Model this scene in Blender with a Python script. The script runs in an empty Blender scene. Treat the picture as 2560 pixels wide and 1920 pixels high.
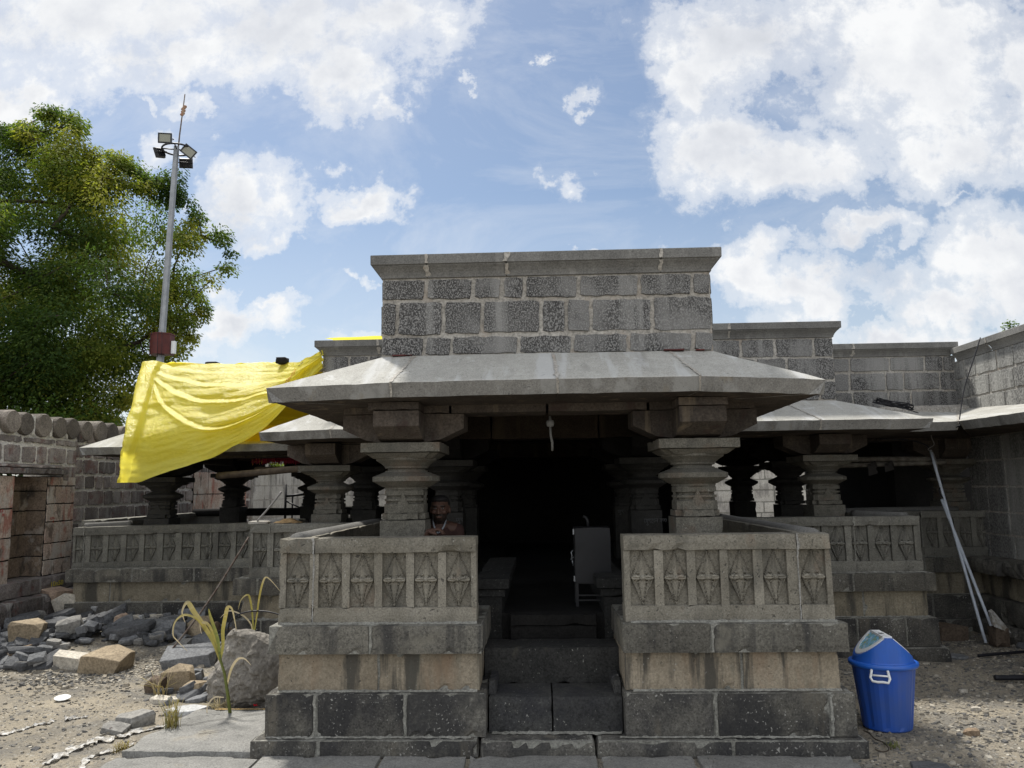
import bpy, math, random
from mathutils import Vector, Matrix, noise
rnd = random.Random(7)
S = bpy.context.scene
COL = S.collection
V = Vector

# ------------------------------------------------------------------ helpers
def link(o, parent=None):
    COL.objects.link(o)
    if parent is not None: o.parent = parent
    return o

def tag(o, label=None, cat=None, group=None, kind=None):
    if label: o['label'] = label
    if cat: o['category'] = cat
    if group: o['group'] = group
    if kind: o['kind'] = kind
    return o

def empty(name, loc=(0, 0, 0), rot=(0, 0, 0)):
    o = bpy.data.objects.new(name, None); o.empty_display_size = .1
    COL.objects.link(o); o.location = loc; o.rotation_euler = rot
    return o

class MB:
    def __init__(s): s.v = []; s.f = []; s.m = []; s.b = []; s.sm = []
    def add(s, vs, fs, mi=0, blk=.5, smooth=False):
        n = len(s.v); s.v += [tuple(p) for p in vs]
        for f in fs:
            s.f.append([n + i for i in f]); s.m.append(mi); s.b.append(blk); s.sm.append(smooth)
    def box(s, x0, x1, y0, y1, z0, z1, mi=0, blk=.5):
        vs = [(x, y, z) for z in (z0, z1) for y in (y0, y1) for x in (x0, x1)]
        s.add(vs, [(0,2,3,1),(4,5,7,6),(0,1,5,4),(2,6,7,3),(0,4,6,2),(1,3,7,5)], mi, blk)
    def rbox(s, x0, x1, y0, y1, z0, z1, res=.045, chip=.007, nz=.0015, mi=0, blk=None, warp=None):
        if blk is None: blk = rnd.random()
        n = [max(1, round(abs(b - a) / res)) for a, b in ((x0, x1), (y0, y1), (z0, z1))]
        idx = {}; vs = []
        off = V((rnd.random() * 50, rnd.random() * 50, 0))
        def vid(i, j, k):
            t = (i, j, k)
            if t in idx: return idx[t]
            p = [x0 + (x1 - x0) * i / n[0], y0 + (y1 - y0) * j / n[1], z0 + (z1 - z0) * k / n[2]]
            e = [(-1 if t[a] == 0 else 1 if t[a] == n[a] else 0) for a in range(3)]
            c = sum(1 for q in e if q)
            q = V(p)
            if c >= 2:
                a = noise.noise((q + off) * 9.) * .5 + .5
                a = chip * (.25 + 1.3 * a * a + (1.6 if rnd.random() < .06 else 0))
                for d in range(3):
                    if e[d]: p[d] -= e[d] * a
            else:
                for d in range(3):
                    if e[d]: p[d] += e[d] * nz * noise.noise((q + off) * 14.)
            if warp: p = warp(p)
            idx[t] = len(vs); vs.append(p); return idx[t]
        fs = []
        A, B, C = n
        for i in range(A):
            for j in range(B):
                fs.append((vid(i,j,0), vid(i,j+1,0), vid(i+1,j+1,0), vid(i+1,j,0)))
                fs.append((vid(i,j,C), vid(i+1,j,C), vid(i+1,j+1,C), vid(i,j+1,C)))
        for i in range(A):
            for k in range(C):
                fs.append((vid(i,0,k), vid(i+1,0,k), vid(i+1,0,k+1), vid(i,0,k+1)))
                fs.append((vid(i,B,k), vid(i,B,k+1), vid(i+1,B,k+1), vid(i+1,B,k)))
        for j in range(B):
            for k in range(C):
                fs.append((vid(0,j,k), vid(0,j,k+1), vid(0,j+1,k+1), vid(0,j+1,k)))
                fs.append((vid(A,j,k), vid(A,j+1,k), vid(A,j+1,k+1), vid(A,j,k+1)))
        s.add(vs, fs, mi, blk)
    def prism(s, pts, ext, mi=0, blk=.5):
        """polygon pts (3D list, ccw seen from outside) extruded by vector ext (into the body)"""
        n = len(pts); e = V(ext)
        vs = [V(p) for p in pts] + [V(p) + e for p in pts]
        s.add(vs, [list(range(n)), list(range(2*n-1, n-1, -1))] + [(i, i+n, (i+1) % n + n, (i+1) % n) for i in range(n)], mi, blk)
    def tube(s, pts, r, seg=8, mi=0, blk=.5, smooth=True, cap=True):
        pts = [V(p) for p in pts]
        if not isinstance(r, (list, tuple)): r = [r] * len(pts)
        vs = []; fs = []
        up = V((0, 0, 1)); prev = None
        for i, p in enumerate(pts):
            t = (pts[min(i+1, len(pts)-1)] - pts[max(i-1, 0)]).normalized()
            if prev is None:
                a = t.cross(up)
                if a.length < .05: a = t.cross(V((1, 0, 0)))
            else:
                a = prev - t * prev.dot(t)
            a.normalize(); prev = a; b = t.cross(a)
            for k in range(seg):
                an = 2 * math.pi * k / seg
                vs.append(p + (a * math.cos(an) + b * math.sin(an)) * r[i])
        for i in range(len(pts) - 1):
            for k in range(seg):
                k2 = (k + 1) % seg
                fs.append((i*seg+k, i*seg+k2, (i+1)*seg+k2, (i+1)*seg+k))
        if cap:
            fs.append(list(range(seg-1, -1, -1))); fs.append([(len(pts)-1)*seg + k for k in range(seg)])
        s.add(vs, fs, mi, blk, smooth)
    def lathe(s, prof, cx, cy, seg=16, mi=0, blk=.5, smooth=False, rot=0, cap=True):
        vs = []; fs = []
        for r, z in prof:
            for k in range(seg):
                an = 2 * math.pi * (k + rot) / seg
                vs.append((cx + r * math.cos(an), cy + r * math.sin(an), z))
        for i in range(len(prof) - 1):
            for k in range(seg):
                k2 = (k + 1) % seg
                fs.append((i*seg+k, i*seg+k2, (i+1)*seg+k2, (i+1)*seg+k))
        if cap:
            fs.append(list(range(seg-1, -1, -1))); fs.append([(len(prof)-1)*seg + k for k in range(seg)])
        s.add(vs, fs, mi, blk, smooth)
    def loft(s, loops, mi=0, blk=.5, smooth=False, cap=True):
        n = len(loops[0]); vs = [p for l in loops for p in l]; fs = []
        for i in range(len(loops) - 1):
            for k in range(n):
                k2 = (k + 1) % n
                fs.append((i*n+k, i*n+k2, (i+1)*n+k2, (i+1)*n+k))
        if cap:
            fs.append(list(range(n-1, -1, -1))); fs.append([(len(loops)-1)*n + k for k in range(n)])
        s.add(vs, fs, mi, blk, smooth)
    def build(s, name, mats, parent=None, offset=None):
        me = bpy.data.meshes.new(name)
        vs = s.v
        if offset is not None: vs = [(p[0]-offset[0], p[1]-offset[1], p[2]-offset[2]) for p in vs]
        me.from_pydata(vs, [], s.f)
        if not isinstance(mats, (list, tuple)): mats = [mats]
        for m in mats: me.materials.append(m)
        me.polygons.foreach_set('material_index', s.m)
        me.polygons.foreach_set('use_smooth', s.sm)
        at = me.attributes.new('blk', 'FLOAT', 'FACE'); at.data.foreach_set('value', s.b)
        me.update()
        o = bpy.data.objects.new(name, me); link(o, parent)
        if offset is not None: o.location = offset
        return o

# ------------------------------------------------------------------ materials
class N:
    def __init__(s, name):
        s.m = bpy.data.materials.new(name); s.m.use_nodes = True
        s.t = s.m.node_tree; s.n = s.t.nodes; s.l = s.t.links
        s.bsdf = s.n['Principled BSDF']
        s.pos = s.n.new('ShaderNodeNewGeometry').outputs['Position']
    def con(s, a, b):
        if hasattr(a, 'is_linked') or hasattr(a, 'links'): s.l.new(a, b)
        else: b.default_value = a
    def vec(s, src, scale):
        n = s.n.new('ShaderNodeVectorMath'); n.operation = 'MULTIPLY'
        s.l.new(src, n.inputs[0]); n.inputs[1].default_value = scale; return n.outputs[0]
    def noise(s, scale, det=5, rough=.55, src=None, dist=0):
        n = s.n.new('ShaderNodeTexNoise'); n.inputs['Scale'].default_value = scale
        n.inputs['Detail'].default_value = det; n.inputs['Roughness'].default_value = rough
        n.inputs['Distortion'].default_value = dist
        s.l.new(src or s.pos, n.inputs['Vector']); return n.outputs['Fac']
    def voro(s, scale, src=None, feat='F1', out='Distance'):
        n = s.n.new('ShaderNodeTexVoronoi'); n.feature = feat; n.inputs['Scale'].default_value = scale
        s.l.new(src or s.pos, n.inputs['Vector']); return n.outputs[out], n
    def ramp(s, fac, stops, interp='LINEAR'):
        n = s.n.new('ShaderNodeValToRGB'); r = n.color_ramp; r.interpolation = interp
        while len(r.elements) < len(stops): r.elements.new(.5)
        for e, (p, c) in zip(r.elements, stops):
            e.position = p; e.color = (c, c, c, 1) if isinstance(c, (int, float)) else (*c, 1)
        s.l.new(fac, n.inputs[0]); return n.outputs[0]
    def math(s, op, a, b=0., clamp=False):
        n = s.n.new('ShaderNodeMath'); n.operation = op; n.use_clamp = clamp
        s.con(a, n.inputs[0]); s.con(b, n.inputs[1]); return n.outputs[0]
    def mix(s, fac, a, b, mode='MIX'):
        n = s.n.new('ShaderNodeMix'); n.data_type = 'RGBA'; n.blend_type = mode
        s.con(fac, n.inputs[0])
        for v, i in ((a, 6), (b, 7)):
            if isinstance(v, tuple): n.inputs[i].default_value = (*v, 1)
            elif isinstance(v, (int, float)): n.inputs[i].default_value = (v, v, v, 1)
            else: s.l.new(v, n.inputs[i])
        return n.outputs[2]
    def attr(s, name='blk'):
        n = s.n.new('ShaderNodeAttribute'); n.attribute_name = name; return n.outputs['Fac']
    def bump(s, h, strength=.5, dist=.01):
        n = s.n.new('ShaderNodeBump'); n.inputs['Strength'].default_value = strength
        n.inputs['Distance'].default_value = dist; s.l.new(h, n.inputs['Height'])
        s.l.new(n.outputs[0], s.bsdf.inputs['Normal'])
    def fin(s, col, rough=.9, spec=.25, metal=0):
        s.con(col if not isinstance(col, tuple) else (*col, 1), s.bsdf.inputs['Base Color'])
        s.con(rough, s.bsdf.inputs['Roughness']); s.bsdf.inputs['Specular IOR Level'].default_value = spec
        s.bsdf.inputs['Metallic'].default_value = metal; return s.m

def stone(name, c1, c2, grain=(90, .35), blk=.35, stain=None, streak=None, specks=.0, pits=0., patch=None, bump=.5, bdist=.006, chisel=None, joints=None):
    n = N(name)
    col = n.mix(n.ramp(n.noise(3.2, 8, .62), [(.32, 0.), (.68, 1.)]), c1, c2)
    if patch:   # second hue in broad patches
        pc, pscale, lo, hi = patch
        col = n.mix(n.ramp(n.noise(pscale, 4, .6, dist=.4), [(lo, 0.), (hi, 1.)]), col, pc)
    # block to block tone
    k = n.math('ADD', n.math('MULTIPLY', n.math('SUBTRACT', n.attr(), .5), blk * 2), 1.)
    col = n.mix(1., col, k, 'MULTIPLY')
    g = n.noise(grain[0], 4, .7)
    g2 = n.noise(24, 5, .7)
    gm = n.math('ADD', n.math('ADD', n.math('MULTIPLY', n.math('SUBTRACT', g, .5), grain[1] * 8.5), 1.), n.math('MULTIPLY', n.math('SUBTRACT', g2, .5), grain[1] * 3.2))
    col = n.mix(1., col, gm, 'MULTIPLY')
    h = n.math('ADD', n.math('MULTIPLY', g, .35), n.noise(18, 6, .65))
    if chisel:  # pecked tool marks
        cs, amt, light = chisel
        v = n.noise(cs, 3, .6, src=n.vec(n.pos, (1, 1, .7)))
        f = n.ramp(v, [(.47, 0.), (.57, 1.)])
        col = n.mix(n.math('MULTIPLY', f, amt), col, light)
        h = n.math('ADD', h, n.math('MULTIPLY', f, .35))
    for st in (stain or []):   # (color, scalexy, scalez, lo, hi, amount)
        c, sx, sz, lo, hi, am = st
        f = n.ramp(n.noise(1., 5, .6, src=n.vec(n.pos, sx if isinstance(sx, tuple) else (sx, sx, sz))), [(lo, 0.), (hi, 1.)])
        col = n.mix(n.math('MULTIPLY', f, am), col, c)
    if pits:    # vesicles in the basalt: irregular, in swarms
        pn = n.noise(48, 3, .55, dist=.6)
        msk = n.ramp(n.noise(5, 4, .6), [(.50 - pits * .25, 0.), (.68 - pits * .2, 1.)])
        p = n.math('MULTIPLY', n.ramp(pn, [(.625, 0.), (.675, 1.)]), msk)
        col = n.mix(n.math('MULTIPLY', p, .72), col, .022)
        h = n.math('SUBTRACT', h, n.math('MULTIPLY', p, .8))
    if specks:  # lichen and paint specks of all sizes
        sn = n.noise(58, 2, .5, src=n.vec(n.pos, (1.03, .97, 1.01)), dist=.2)
        m2 = n.ramp(n.noise(3.5, 3, .6), [(.40, 0.), (.62, 1.)])
        f = n.math('MULTIPLY', n.ramp(sn, [(.735 - specks * .35, 0.), (.755 - specks * .35, 1.)]), m2)
        col = n.mix(n.math('MULTIPLY', f, .7), col, (.36, .35, .32))
    n.bump(h, bump, bdist)
    return n.fin(col, .93, .2)

M = {}
M['course'] = stone('plinth_stone', (0.080, 0.074, 0.064), (0.140, 0.132, 0.111), (80, .3), .22,
    stain=[((.030, .030, .031), 8, .8, .50, .62, .70), ((.19, .175, .14), 3, 2.5, .56, .68, .6)], specks=.13, pits=.6)
M['course_dark'] = stone('base_stone', (0.056, 0.053, 0.050), (0.119, 0.112, 0.095), (80, .3), .22,
    stain=[((.022, .022, .024), 2.6, 2., .46, .58, .7), ((.13, .115, .09), 5, 1., .58, .68, .6)], specks=.26, pits=.5)
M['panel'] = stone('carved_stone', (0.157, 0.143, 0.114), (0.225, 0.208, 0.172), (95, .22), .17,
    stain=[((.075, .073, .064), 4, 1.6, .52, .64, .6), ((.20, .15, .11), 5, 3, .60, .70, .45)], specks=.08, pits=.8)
M['buff'] = stone('buff_stone', (0.197, 0.164, 0.119), (0.270, 0.230, 0.172), (70, .18), .12,
    stain=[((.205, .135, .085), 3.4, 1.1, .50, .66, .75), ((.055, .052, .045), 7.5, .7, .52, .60, .88), ((.10, .11, .09), 5, .8, .58, .7, .6)], specks=.05, pits=.25)
M['wall'] = stone('chiselled_stone', (0.045, 0.044, 0.044), (0.077, 0.074, 0.071), (60, .25), .20,
    chisel=(120, .88, (.27, .265, .255)), stain=[((.31, .305, .29), 5, .22, .50, .62, .7), ((.24, .235, .225), 2.6, 2.2, .50, .62, .6), ((.36, .35, .33), 22, 14, .66, .74, .7)], bump=.9, bdist=.008)
M['wall_right'] = stone('lime_washed_stone', (0.088, 0.088, 0.085), (0.163, 0.160, 0.150), (60, .3), .25,
    chisel=(58, .75, (.26, .255, .24)), stain=[((.36, .355, .33), 4, .35, .44, .62, .7)], bump=.8, bdist=.008)
M['mortar'] = stone('mortar', (.26, .24, .21), (.38, .36, .325), (60, .25), 0., stain=[((.30, .23, .17), 4, 4, .55, .7, .5)], bump=.7, bdist=.006)
M['mortar_dull'] = stone('old_mortar', (.15, .145, .125), (.23, .225, .20), (60, .3), 0., bump=.7)
M['eave'] = stone('eave_slab', (0.300, 0.291, 0.263), (0.363, 0.354, 0.323), (110, .16), .05,
    stain=[((.44, .44, .43), (7, .9, .9), 0, .52, .62, .65), ((.48, .48, .465), 7, 7, .62, .68, .6), ((.17, .165, .15), (5, 1.2, 1.2), 0, .58, .72, .6)], specks=.0, bump=.35, pits=.1)
M['lip'] = stone('eave_edge', (0.173, 0.168, 0.158), (0.230, 0.224, 0.209), (110, .2), .16,
    stain=[((.30, .30, .29), 6, .4, .52, .60, .6), ((.07, .068, .062), 4, 1, .56, .70, .7), ((.20, .17, .12), 11, .6, .62, .72, .5)], bump=.5, pits=.12)
M['cornice'] = stone('cornice_stone', (.125, .122, .115), (.18, .176, .165), (100, .22), .12,
    stain=[((.30, .29, .27), 6, 1., .60, .72, .5), ((.07, .07, .068), 4, 2, .6, .75, .6)], bump=.4)
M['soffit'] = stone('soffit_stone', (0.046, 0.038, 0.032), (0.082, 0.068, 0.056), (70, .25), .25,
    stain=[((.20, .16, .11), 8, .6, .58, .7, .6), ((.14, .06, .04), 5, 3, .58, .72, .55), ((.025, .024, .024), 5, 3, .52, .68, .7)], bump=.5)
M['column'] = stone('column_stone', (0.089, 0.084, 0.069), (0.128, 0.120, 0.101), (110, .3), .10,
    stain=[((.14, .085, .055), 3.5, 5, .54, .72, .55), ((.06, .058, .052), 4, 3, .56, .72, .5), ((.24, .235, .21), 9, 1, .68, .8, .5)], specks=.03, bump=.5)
M['column_shaded'] = stone('shaded_column_stone', (.032, .031, .029), (.055, .052, .047), (110, .25), .10, bump=.4)  # darker copy of the column stone, hall shade put into its colour
M['dark'] = stone('dark_shade_stone', (.009, .0085, .008), (.017, .016, .015), (60, .25), .2, bump=.4)  # hall shade put into the colour; plain dark stone for rails and weights
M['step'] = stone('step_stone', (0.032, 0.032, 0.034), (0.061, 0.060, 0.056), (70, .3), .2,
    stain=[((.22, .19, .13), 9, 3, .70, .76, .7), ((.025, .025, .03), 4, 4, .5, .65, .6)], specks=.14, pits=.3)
M['paver'] = stone('paving_stone', (.155, .152, .142), (.215, .21, .195), (90, .22), .12,
    stain=[((.30, .26, .19), 2.5, 2.5, .58, .72, .5), ((.09, .088, .082), 5, 5, .58, .75, .5)], specks=.10, pits=.3)
M['wide_mortar'] = stone('wide_mortar', (0.475, 0.456, 0.416), (0.634, 0.607, 0.568), (50, .25), 0., stain=[((.16, .15, .14), 9, 6, .58, .7, .6)], bump=.9, bdist=.01)
M['fieldwall'] = stone('old_wall_stone', (0.125, 0.106, 0.098), (0.259, 0.225, 0.207), (60, .3), .5,
    chisel=(50, .35, (.17, .16, .15)), stain=[((.13, .045, .035), 5, 5, .55, .66, .6), ((.34, .33, .31), 8, 1.1, .54, .64, .6)], bump=.9, bdist=.01)
M['drum'] = stone('coping_stone', (0.114, 0.099, 0.084), (0.198, 0.173, 0.146), (60, .3), .5, bump=.8, bdist=.01)
M['pink'] = stone('limewashed_pink_stone', (0.353, 0.259, 0.208), (0.415, 0.353, 0.290), (50, .25), .15,
    stain=[((.30, .10, .07), 7, 2., .54, .62, .75), ((.12, .09, .07), 9, 5, .56, .64, .85), ((.45, .42, .37), 4, 3, .52, .62, .75)], bump=.9, bdist=.008)
M['niche'] = stone('niche_stone', (0.175, 0.129, 0.092), (0.239, 0.184, 0.138), (50, .25), .2, stain=[((.05, .045, .04), 5, 3, .52, .64, .8), ((.36, .33, .29), 7, 5, .56, .66, .6)], bump=.9, bdist=.008)
M['lime'] = stone('lime_wash_stone', (.36, .34, .30), (.44, .42, .38), (60, .2), .1, stain=[((.13, .12, .115), 4.5, 1.6, .5, .60, .6)], bump=.6)
M['rail'] = stone('round_rail_stone', (0.120, 0.116, 0.109), (0.165, 0.161, 0.150), (110, .2), .05, bump=.3)

def simple(name, c, rough=.6, spec=.3, metal=0, nz=None, bump=None):
    n = N(name); col = c
    if nz: col = n.mix(n.ramp(n.noise(nz[0], 5), [(.35, 0.), (.65, 1.)]), c, nz[1])
    if bump: n.bump(n.noise(bump[0], 5, .6), bump[1], bump[2])
    return n.fin(col, rough, spec, metal)
M['steel'] = simple('galvanised_steel', (.30, .31, .32), .5, .5, .55, nz=(6, (.22, .23, .24)))
M['black'] = simple('black_paint', (.012, .012, .014), .5, .4)
M['lens'] = simple('lamp_glass', (.24, .24, .19), .25, .5)
M['maroon'] = simple('maroon_paint', (.095, .018, .014), .55, .3, nz=(9, (.06, .012, .01)))
M['pvc'] = simple('grey_plastic_pipe', (.56, .60, .66), .4, .4, nz=(12, (.46, .50, .56)))
M['white'] = simple('white_plastic', (.72, .73, .72), .45, .4)
M['blue'] = simple('blue_plastic', (.010, .075, .40), .40, .45, nz=(5, (.035, .085, .30)))
M['blue_lid'] = simple('blue_lid_plastic', (.014, .11, .50), .36, .5, nz=(9, (.02, .10, .42)))
M['cabinet'] = simple('grey_cabinet_paint', (.020, .020, .022), .5, .3, nz=(4, (.015, .015, .017)))
M['wood'] = simple('weathered_wood', (.05, .038, .028), .85, .15, nz=(12, (.09, .07, .05)), bump=(40, .5, .004))
M['bark'] = simple('bark', (.045, .036, .028), .95, .1, nz=(8, (.07, .058, .045)), bump=(30, .6, .01))
M['grout'] = stone('grout', (.20, .195, .18), (.30, .29, .27), (60, .3), 0., bump=.7)
M['step_dark'] = stone('shaded_step_stone', (.022, .022, .021), (.036, .035, .033), (70, .3), .2, stain=[((.09, .08, .06), 6, 3, .62, .72, .5)], specks=.1)  # inner step and ledges, porch shade put into the colour
M['lintel_dark'] = stone('shaded_lintel', (.036, .028, .022), (.060, .047, .037), (70, .25), .2, stain=[((.10, .08, .055), 8, .6, .58, .70, .5)])  # second lintel: darker soffit stone, hall shade put into its colour
M['iron'] = simple('rusty_iron', (.075, .045, .032), .8, .3, nz=(20, (.16, .14, .12)))
M['cable'] = simple('black_rubber', (.012, .012, .016), .5, .3)
M['cloth_tan'] = simple('tan_sacking', (.24, .17, .09), .95, .1, nz=(18, (.14, .09, .045)), bump=(60, .4, .003))
M['cloth_dark'] = simple('dark_rag', (.04, .037, .035), .95, .1)
M['sheet'] = simple('white_plastic_sheet', (.50, .49, .47), .6, .3, nz=(30, (.24, .215, .17)), bump=(40, .7, .01))
M['red'] = simple('red_petal', (.45, .01, .02), .6, .2)
M['yellow_petal'] = simple('yellow_petal', (.60, .45, .03), .6, .2)
M['yellow_chalk'] = simple('yellow_chalk', (.50, .42, .05), .9, .1)
M['red_paint'] = simple('red_paint', (.32, .03, .02), .9, .1)
M['white_paint'] = simple('white_paint', (.62, .62, .60), .9, .1)
M['ink'] = simple('printed_ink', (.42, .17, .02), .8, .1)
M['ink_dark'] = simple('dark_printed_ink', (.20, .16, .03), .8, .1)
# ------------------------------------------------------------------ camera
F_REL = 1641.72 / 2212
CR = V((0.99921, 0.037624, -0.012584)); CU = V((0.017536, -0.134339, 0.990780)); CF = V((-0.035586, 0.990221, 0.134893))
cam = bpy.data.cameras.new('camera'); cam.sensor_width = 36; cam.lens = 36 * F_REL
cam.clip_start = .05; cam.clip_end = 2000
co = bpy.data.objects.new('camera', cam); COL.objects.link(co)
co.matrix_world = Matrix(((CR.x, CU.x, -CF.x, 0), (CR.y, CU.y, -CF.y, 0), (CR.z, CU.z, -CF.z, 1.6), (0, 0, 0, 1)))
S.camera = co
S.render.resolution_x = 1024; S.render.resolution_y = 768
S.view_settings.view_transform = 'Standard'; S.view_settings.look = 'None'
S.view_settings.exposure = 0.45; S.view_settings.gamma = 1

# ------------------------------------------------------------------ light and sky
SUN = V((-.30, .42, .86)).normalized()
sl = bpy.data.lights.new('sun', 'SUN'); sl.energy = 4.4; sl.angle = math.radians(6); sl.color = (1, .965, .90)
so = bpy.data.objects.new('sun', sl); COL.objects.link(so); so.rotation_euler = SUN.to_track_quat('Z', 'Y').to_euler()
W = bpy.data.worlds.new('World'); S.world = W; W.use_nodes = True
wt = W.node_tree; wn = wt.nodes; wl = wt.links
bg = wn['Background']; bg.inputs[1].default_value = .072
sky = wn.new('ShaderNodeTexSky'); sky.sky_type = 'NISHITA'; sky.sun_disc = False
sky.sun_elevation = math.asin(SUN.z); sky.sun_rotation = math.atan2(SUN.x, SUN.y)
sky.air_density = 1.0; sky.dust_density = .9; sky.ozone_density = 1.0
class WN(N):
    def __init__(s):
        s.t = wt; s.n = wn; s.l = wl
        s.pos = wn.new('ShaderNodeTexCoord').outputs['Generated']
w = WN()
sp = wn.new('ShaderNodeSeparateXYZ'); wl.new(w.pos, sp.inputs[0])
ymax = w.math('MAXIMUM', w.math('ABSOLUTE', sp.outputs[1]), .12)
cu = w.math('DIVIDE', sp.outputs[0], ymax); cv = w.math('DIVIDE', sp.outputs[2], ymax)
cmb = wn.new('ShaderNodeCombineXYZ'); wl.new(cu, cmb.inputs[0]); wl.new(cv, cmb.inputs[1])
wl.new(w.math('MULTIPLY', w.math('GREATER_THAN', 0., sp.outputs[1]), 3.7), cmb.inputs[2])
uv = cmb.outputs[0]
# cloud banks over the temple, each at its own bearing (tangent-plane coordinates of the northern sky)
CL = [(-0.605, 0.682, 0.286, 0.103), (-0.366, 0.666, 0.221, 0.095), (-0.199, 0.674, 0.113, 0.08), (-0.271, 0.577, 0.086, 0.057), (-0.198, 0.526, 0.033, 0.042), (-0.499, 0.613, 0.148, 0.05), (-0.74, 0.561, 0.061, 0.05), (-0.483, 0.539, 0.047, 0.032), (-0.54, 0.541, 0.027, 0.028), (-0.405, 0.41, 0.078, 0.048), (-0.358, 0.361, 0.045, 0.033), (-0.255, 0.392, 0.064, 0.027), (-0.445, 0.438, 0.039, 0.031), (-0.539, 0.461, 0.06, 0.048), (-0.418, 0.232, 0.07, 0.032), (-0.361, 0.26, 0.038, 0.02), (-0.432, 0.278, 0.045, 0.026), (0.303, 0.613, 0.146, 0.077), (0.51, 0.585, 0.205, 0.139), (0.257, 0.458, 0.094, 0.061), (0.343, 0.435, 0.13, 0.053), (0.579, 0.441, 0.116, 0.073), (0.224, 0.581, 0.07, 0.056), (0.692, 0.524, 0.092, 0.136), (0.078, 0.517, 0.029, 0.052), (0.093, 0.483, 0.022, 0.02), (0.043, 0.411, 0.044, 0.04), (0.024, 0.588, 0.019, 0.015), (-0.1, 0.558, 0.026, 0.019), (0.273, 0.293, 0.086, 0.045), (0.369, 0.259, 0.121, 0.038), (0.429, 0.335, 0.067, 0.026), (0.596, 0.292, 0.09, 0.077), (0.543, 0.243, 0.095, 0.038), (0.449, 0.195, 0.155, 0.031), (0.56, 0.37, 0.036, 0.019), (0.075, 0.305, 0.056, 0.016), (-0.253, 0.287, 0.038, 0.016), (0.647, 0.266, 0.071, 0.102), (-0.101, 0.219, 0.186, 0.016)]
wrp = wn.new('ShaderNodeTexNoise'); wrp.inputs['Scale'].default_value = 11; wrp.inputs['Detail'].default_value = 7; wrp.inputs['Roughness'].default_value = .6
wl.new(uv, wrp.inputs['Vector'])
a1 = wn.new('ShaderNodeVectorMath'); a1.operation = 'SUBTRACT'; wl.new(wrp.outputs['Color'], a1.inputs[0]); a1.inputs[1].default_value = (.5, .5, .5)
a2 = wn.new('ShaderNodeVectorMath'); a2.operation = 'MULTIPLY_ADD'; wl.new(a1.outputs[0], a2.inputs[0]); a2.inputs[1].default_value = (.24, .17, 0); wl.new(uv, a2.inputs[2])
wuv = a2.outputs[0]
dens = None
for x, y, rx, ry in CL:
    s1 = wn.new('ShaderNodeVectorMath'); s1.operation = 'SUBTRACT'; wl.new(wuv, s1.inputs[0]); s1.inputs[1].default_value = (x, y, 0)
    s2 = wn.new('ShaderNodeVectorMath'); s2.operation = 'MULTIPLY'; wl.new(s1.outputs[0], s2.inputs[0]); s2.inputs[1].default_value = (1/rx, 1/ry, 0)
    s3 = wn.new('ShaderNodeVectorMath'); s3.operation = 'LENGTH'; wl.new(s2.outputs[0], s3.inputs[0])
    d = w.math('SUBTRACT', 1.22 if rx > .06 else (.80 if rx > .045 else .66), s3.outputs['Value'])
    d = w.math('MAXIMUM', d, -1.6)
    dens = d if dens is None else w.math('SMOOTH_MAX', dens, d)
    if dens is not d: dens.node.inputs[2].default_value = .15
ahead = w.math('GREATER_THAN', sp.outputs[1], .12)
high = w.math('LESS_THAN', cv, .86)
near = w.math('MULTIPLY', ahead, high)
gen = w.noise(2.0, 8, .62, src=w.vec(w.pos, (1, 1, 2.0)))
gen = w.math('MULTIPLY', w.math('SUBTRACT', gen, .44), 6.)
dens = w.math('ADD', w.math('MULTIPLY', dens, near), w.math('MULTIPLY', gen, w.math('SUBTRACT', 1., near)))
big = w.noise(6.5, 11, .66, src=uv)
fine = w.noise(24, 9, .7, src=uv, dist=.3)
wisp = w.noise(3.2, 9, .66, src=w.vec(uv, (1, 1.9, 1)), dist=.8)
dens2 = w.math('ADD', dens, w.math('ADD', w.math('MULTIPLY', w.math('SUBTRACT', big, .5), 2.3), w.math('MULTIPLY', w.math('SUBTRACT', fine, .5), 1.15)))
mask = w.ramp(w.math('MULTIPLY', w.math('ADD', dens2, .50), .72), [(.0, 0.), (.30, .13), (.62, .60), (1., 1.)], 'EASE')
veil = w.math('MULTIPLY', w.ramp(wisp, [(.46, 0.), (.74, 1.)]), .30)
low = w.ramp(cv, [(.10, .36), (.40, .0)])
veil = w.math('ADD', w.math('ADD', veil, low), .06, True)
mask = w.math('MAXIMUM', mask, veil)
# thick cloud middles are greyer, edges bright; unseen banks behind the viewer are boosted to fill the shaded front
shade = w.math('ADD', w.math('MULTIPLY', dens, .45), w.math('MULTIPLY', w.math('SUBTRACT', w.noise(5, 8, .6, src=uv), .5), 1.9))
body = w.ramp(shade, [(.20, (9.7, 9.8, 9.9)), (.62, (7.6, 7.85, 8.35)), (.95, (6.5, 6.8, 7.35))])
rear_fill = w.math('MULTIPLY', w.math('LESS_THAN', sp.outputs[1], .0), w.ramp(w.math('MULTIPLY', sp.outputs[1], -1.), [(.0, 0.), (.35, 1.)]))
body = w.mix(1., body, w.math('ADD', 1., w.math('MULTIPLY', rear_fill, 1.1)), 'MULTIPLY')
skyc = w.mix(1., sky.outputs[0], (1.06, 1.12, 1.14), 'MULTIPLY')
out = w.mix(mask, skyc, body)
wl.new(out, bg.inputs[0])

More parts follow.
